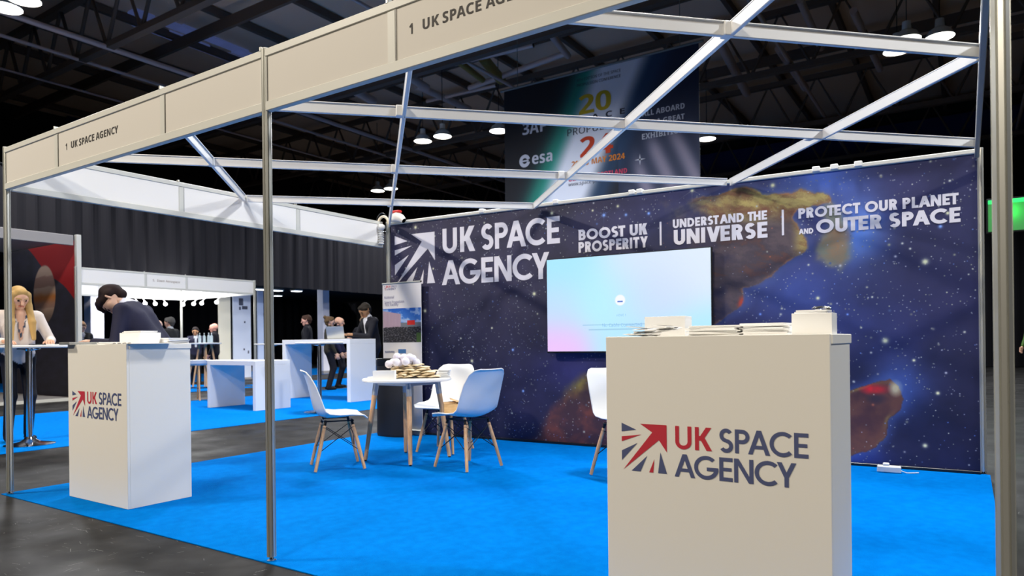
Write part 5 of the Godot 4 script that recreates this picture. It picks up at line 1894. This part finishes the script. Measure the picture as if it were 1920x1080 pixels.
	carton("cardboard_box", "opened brown cardboard carton lying on a white chair", Vector3(2.035, 0.452, -2.565), -0.85, Vector3(0.20, 0.085, 0.16), M.card, true)
	# black transit case and roll-up banner at the left end of the wall
	var cs := thing("transit_case", "black oval transit case standing behind the round table", "case", Vector3(0.285, 0.006, -3.68))
	var cb := MB.new()
	cb.lathe([Vector2(0, 0), Vector2(0.97, 0), Vector2(1.0, 0.02), Vector2(1.0, 0.80), Vector2(0.985, 0.802)], 36, Vector3.ZERO, 0.225, 0.115)
	part(cs, "shell", cb, M.black_case)
	var cl := MB.new()
	cl.lathe([Vector2(0.985, 0.802), Vector2(1.03, 0.805), Vector2(1.03, 0.87), Vector2(1.0, 0.885), Vector2(0, 0.885)], 36, Vector3.ZERO, 0.225, 0.115)
	part(cs, "lid", cl, M.black_plastic)
	var ru := thing("rollup_banner", "narrow white roll-up banner with a photograph beside the starry wall", "banner", Vector3(0, 0.006, -3.845))
	var a0 := on_z(717, 533, -3.845)
	var a1 := on_z(789, 530, -3.845)
	var bw := a1.x - a0.x
	var hgt := a0.y - 0.006
	var sh := MB.new()
	sh.box(Vector3(a0.x + bw / 2, hgt / 2 + 0.03, -0.004), Vector3(bw, hgt - 0.06, 0.004))
	part(ru, "sheet", sh, mat(srgb(226, 224, 226), 0.6))
	var hb := MB.new()
	hb.tube([Vector3(a0.x, hgt, -0.004), Vector3(a1.x, hgt, -0.004)], [0.012], 10)
	part(ru, "top_bar", hb, M.alu)
	var ba := MB.new()
	ba.box(Vector3(a0.x + bw / 2, 0.035, 0.0), Vector3(bw + 0.03, 0.07, 0.08), 0.012)
	part(ru, "base", ba, M.alu)
	var ph := MB.new()
	var y0 := on_z(750, 643, -3.845).y
	var y1 := on_z(750, 579, -3.845).y
	ph.quad(Vector3(a0.x + 0.004, y0, -0.0012), Vector3(a1.x - 0.004, y0, -0.0012), Vector3(a1.x - 0.004, y1, -0.0012), Vector3(a0.x + 0.004, y1, -0.0012))
	var fm := mat(Color.WHITE, 0.6)
	fm.albedo_texture = facility_print()
	fm.texture_repeat = false
	part(ru, "photograph", ph, fm)
	var navy := mat(srgb(92, 92, 140), 0.7)
	var yy := [on_z(720, 560, -3.845).y, on_z(720, 570, -3.845).y, on_z(720, 579, -3.845).y]
	print_text(ru, "lettering", "National", Vector3(a0.x + 0.03, yy[0] - 0.01, -0.0012), 0.15, navy, false)
	print_text(ru, "lettering", "Space Propulsion", Vector3(a0.x + 0.03, yy[1] - 0.012, -0.0012), 0.31, navy, false)
	print_text(ru, "lettering", "Test Facility", Vector3(a0.x + 0.03, yy[2] + 0.012, -0.0012), 0.22, navy, false)
	print_text(ru, "lettering", "nammo", Vector3(a0.x + 0.03, on_z(720, 663, -3.845).y, -0.0012), 0.15, mat(srgb(30, 60, 120), 0.7))
	var lg := MB.new()
	var ly: float = on_z(745, 663, -3.845).y
	lg.box(Vector3(a0.x + 0.30, ly + 0.02, -0.0012), Vector3(0.12, 0.05, 0.001))
	part(ru, "blue_logo", lg, mat(srgb(60, 110, 170), 0.7))
	agency_logo(ru, a0.x + 0.03, hgt - 0.022, 0.052, -0.0010, mat(srgb(205, 60, 80), 0.7), navy)
	# power strip at the foot of the wall
	var pp := on_y(1667, 886, 0.006)
	var ps := thing("power_strip", "white power strip lying at the foot of the starry wall", "power strip", Vector3(pp.x, 0.006, pp.z), 0.06)
	var pb := MB.new()
	pb.box(Vector3(0, 0.028, 0), Vector3(0.165, 0.05, 0.06), 0.006)
	part(ps, "body", pb, M.white_plastic)
	var pq := MB.new()
	pq.box(Vector3(-0.02, 0.062, 0), Vector3(0.045, 0.024, 0.045), 0.005)
	part(ps, "plug", pq, M.white_plastic)
	var cd := MB.new()
	cd.tube([Vector3(0.08, 0.02, 0), Vector3(0.12, 0.008, 0.01), Vector3(0.16, 0.006, -0.02), Vector3(0.2, 0.006, -0.05)], [0.004], 6)
	part(ps, "cord", cd, M.white_plastic)
	# electrical plugs tied to the top of the back-left corner
	var cp := deep(716, 402, 8.0)
	cp = on_z(716, 400, -3.80)
	var el := thing("plug_cluster", "white plug, red-topped socket and looped cables tied at the wall's top corner", "electrical plug", Vector3(cp.x, 2.50, -3.84))
	var dz := Vector3(0, 0, 0.06)
	var g := MB.new()
	for i in 6: g.lathe([Vector2(0, -0.27 + i * 0.028), Vector2(0.036, -0.27 + i * 0.028), Vector2(0.036, -0.258 + i * 0.028), Vector2(0.025, -0.254 + i * 0.028), Vector2(0.025, -0.243 + i * 0.028)], 12, dz)
	part(el, "ribbed_plug", g, M.white_plastic)
	var pl := MB.new()
	pl.sphere(Vector3(0.015, -0.075, 0.07), Vector3(0.05, 0.038, 0.045), 12, 8)
	part(el, "plug_head", pl, M.white_plastic)
	var so := MB.new()
	so.tube([Vector3(0.11, 0.03, 0), Vector3(0.21, 0.035, 0), Vector3(0.27, 0.01, 0), Vector3(0.31, -0.02, 0)], [0.045, 0.058, 0.045, 0.03], 14)
	var sk := part(el, "socket", so, M.white_plastic)
	var rc := MB.new()
	rc.box(Vector3(0.20, 0.095, 0.0), Vector3(0.11, 0.028, 0.07), 0.01)
	part(sk, "red_cap", rc, M.red_plastic)
	var lp := MB.new()
	var pts := []
	for i in 17: pts.append(Vector3(0.03 + 0.085 * cos(PI * i / 16), -0.05 + 0.10 * sin(PI * i / 16), 0.05))
	lp.tube(pts, [0.016], 8)
	part(el, "cable_loop", lp, mat(srgb(226, 214, 190), 0.5))
	var lp2 := MB.new()
	var pts2 := []
	for i in 17: pts2.append(Vector3(-0.02 + 0.09 * cos(PI * i / 16), -0.02 + 0.12 * sin(PI * i / 16), 0.02))
	lp2.tube(pts2, [0.006], 6)
	part(el, "black_cable", lp2, M.black_plastic)

# ---------------------------------------------------------------- people
func build_people() -> void:
	var fair := Color(0.62, 0.36, 0.25)
	var pale := Color(0.66, 0.42, 0.32)
	var tan_skin := Color(0.36, 0.19, 0.10)
	var navy := Color(0.020, 0.021, 0.044)
	var black := Color(0.010, 0.010, 0.012)
	var charcoal := Color(0.022, 0.021, 0.022)
	# bending man behind the far counter
	person("person in a navy suit bending his head over the counter, dark curly hair", Vector3(-0.08, 0.006, -1.17), -0.99, 1.80, {"skin": pale, "top": navy, "legs": navy, "shirt": Color(0.55, 0.58, 0.70), "hair": Color(0.016, 0.011, 0.009), "style": "quiff", "slim": 1.08}, {"lean": 0.52, "neck": 0.62, "nod": 0.25, "cell": 0.013, "left": Vector3(0.16, 1.06, 0.46), "right": Vector3(-0.16, 1.06, 0.46)})
	# woman at the bar table
	person("person with long blonde hair and a cream blouse writing at the bar table", Vector3(-3.22, 0.006, -1.30), 1.42, 1.79, {"skin": fair, "top": Color(0.66, 0.58, 0.52), "legs": black, "shirt": Color(0.56, 0.33, 0.235), "hair": Color(0.42, 0.27, 0.10), "style": "long", "slim": 0.88, "lanyard": Color(0.03, 0.05, 0.09)}, {"lean": 0.06, "neck": 0.22, "nod": 0.12, "turn": 0.1, "cell": 0.013, "left": Vector3(0.23, 1.10, 0.33), "right": Vector3(-0.20, 1.10, 0.30)})
	# man with the laptop
	var c := deep(668, 640, 13.0)
	person("person in a black suit and white shirt looking down at the silver laptop", Vector3(c.x, 0.006, -7.52), -0.25, 1.90, {"skin": tan_skin, "top": black, "legs": black, "shirt": Color(0.62, 0.62, 0.66), "hair": Color(0.012, 0.009, 0.007)}, {"lean": 0.16, "neck": 0.30, "nod": 0.25, "cell": 0.016, "left": Vector3(0.05, 1.13, 0.40), "right": Vector3(-0.20, 1.13, 0.40)})
	var far := [
		["person in a dark grey jacket with glasses beside the white column", 152, 15.2, 1.66, 1.4, {"skin": fair, "top": charcoal, "legs": black, "shirt": Color(0.5, 0.5, 0.55), "hair": Color(0.20, 0.11, 0.06), "glasses": true}, {"neck": 0.3, "nod": 0.2}],
		["bald person in a tan jacket behind the bending man", 297, 16.5, 1.72, 1.0, {"skin": pale, "top": Color(0.20, 0.13, 0.07), "legs": charcoal, "hair": Color(0.2, 0.15, 0.1), "style": "bald"}, {}],
		["person with grey hair in a dark suit behind the leaflet carton", 320, 15.4, 1.74, -1.2, {"skin": fair, "top": charcoal, "legs": black, "shirt": Color(0.4, 0.42, 0.45), "hair": Color(0.07, 0.065, 0.06)}, {}],
		["person in a navy top with a white collar at the far round bar table", 367, 18.7, 1.60, 0.9, {"skin": tan_skin, "top": Color(0.012, 0.013, 0.03), "legs": black, "shirt": Color(0.4, 0.42, 0.45), "hair": Color(0.012, 0.01, 0.008)}, {"neck": 0.3}],
		["standing person in black with a shaved head beside the cream panel", 403, 18.2, 1.68, -0.8, {"skin": Color(0.62, 0.30, 0.22), "top": black, "legs": black, "hair": Color(0.05, 0.03, 0.02), "style": "bald"}, {}],
		["person with brown hair in black facing the small stand, left of the white column", 577, 16.5, 1.80, -0.9, {"skin": Color(0.66, 0.36, 0.28), "top": black, "legs": black, "hair": Color(0.05, 0.024, 0.016)}, {}],
		["person with a brown hair bun behind the laptop", 617, 16.0, 1.74, 2.6, {"skin": fair, "top": Color(0.03, 0.024, 0.016), "legs": black, "hair": Color(0.10, 0.06, 0.03), "style": "bun"}, {}],
		["bald person in a navy jacket behind the laptop man", 635, 16.8, 1.76, 2.2, {"skin": fair, "top": Color(0.014, 0.015, 0.04), "legs": black, "hair": Color(0.1, 0.07, 0.05), "style": "bald"}, {}],
		["person with light brown hair in black behind the laptop man's shoulder", 683, 17.0, 1.77, 0.6, {"skin": fair, "top": black, "legs": black, "hair": Color(0.22, 0.14, 0.08)}, {"right": Vector3(-0.30, 1.18, 0.30), "left": Vector3(0.30, 1.18, 0.30)}],
	]
	for f in far:
		var p := deep(f[1], 645, f[2])
		var pose: Dictionary = f[6]
		pose.cell = 0.024
		person(f[0], Vector3(p.x, 0.0065, p.z), f[4], f[3], f[5], pose)
	var e := deep(1944, 640, 15.0)
	person("person in a green high visibility vest standing in the dark beyond the right post", Vector3(e.x, 0.0, e.z), -0.8, 1.72, {"skin": fair, "top": Color(0.05, 0.10, 0.02), "legs": black, "hair": Color(0.05, 0.03, 0.02)}, {"cell": 0.024})
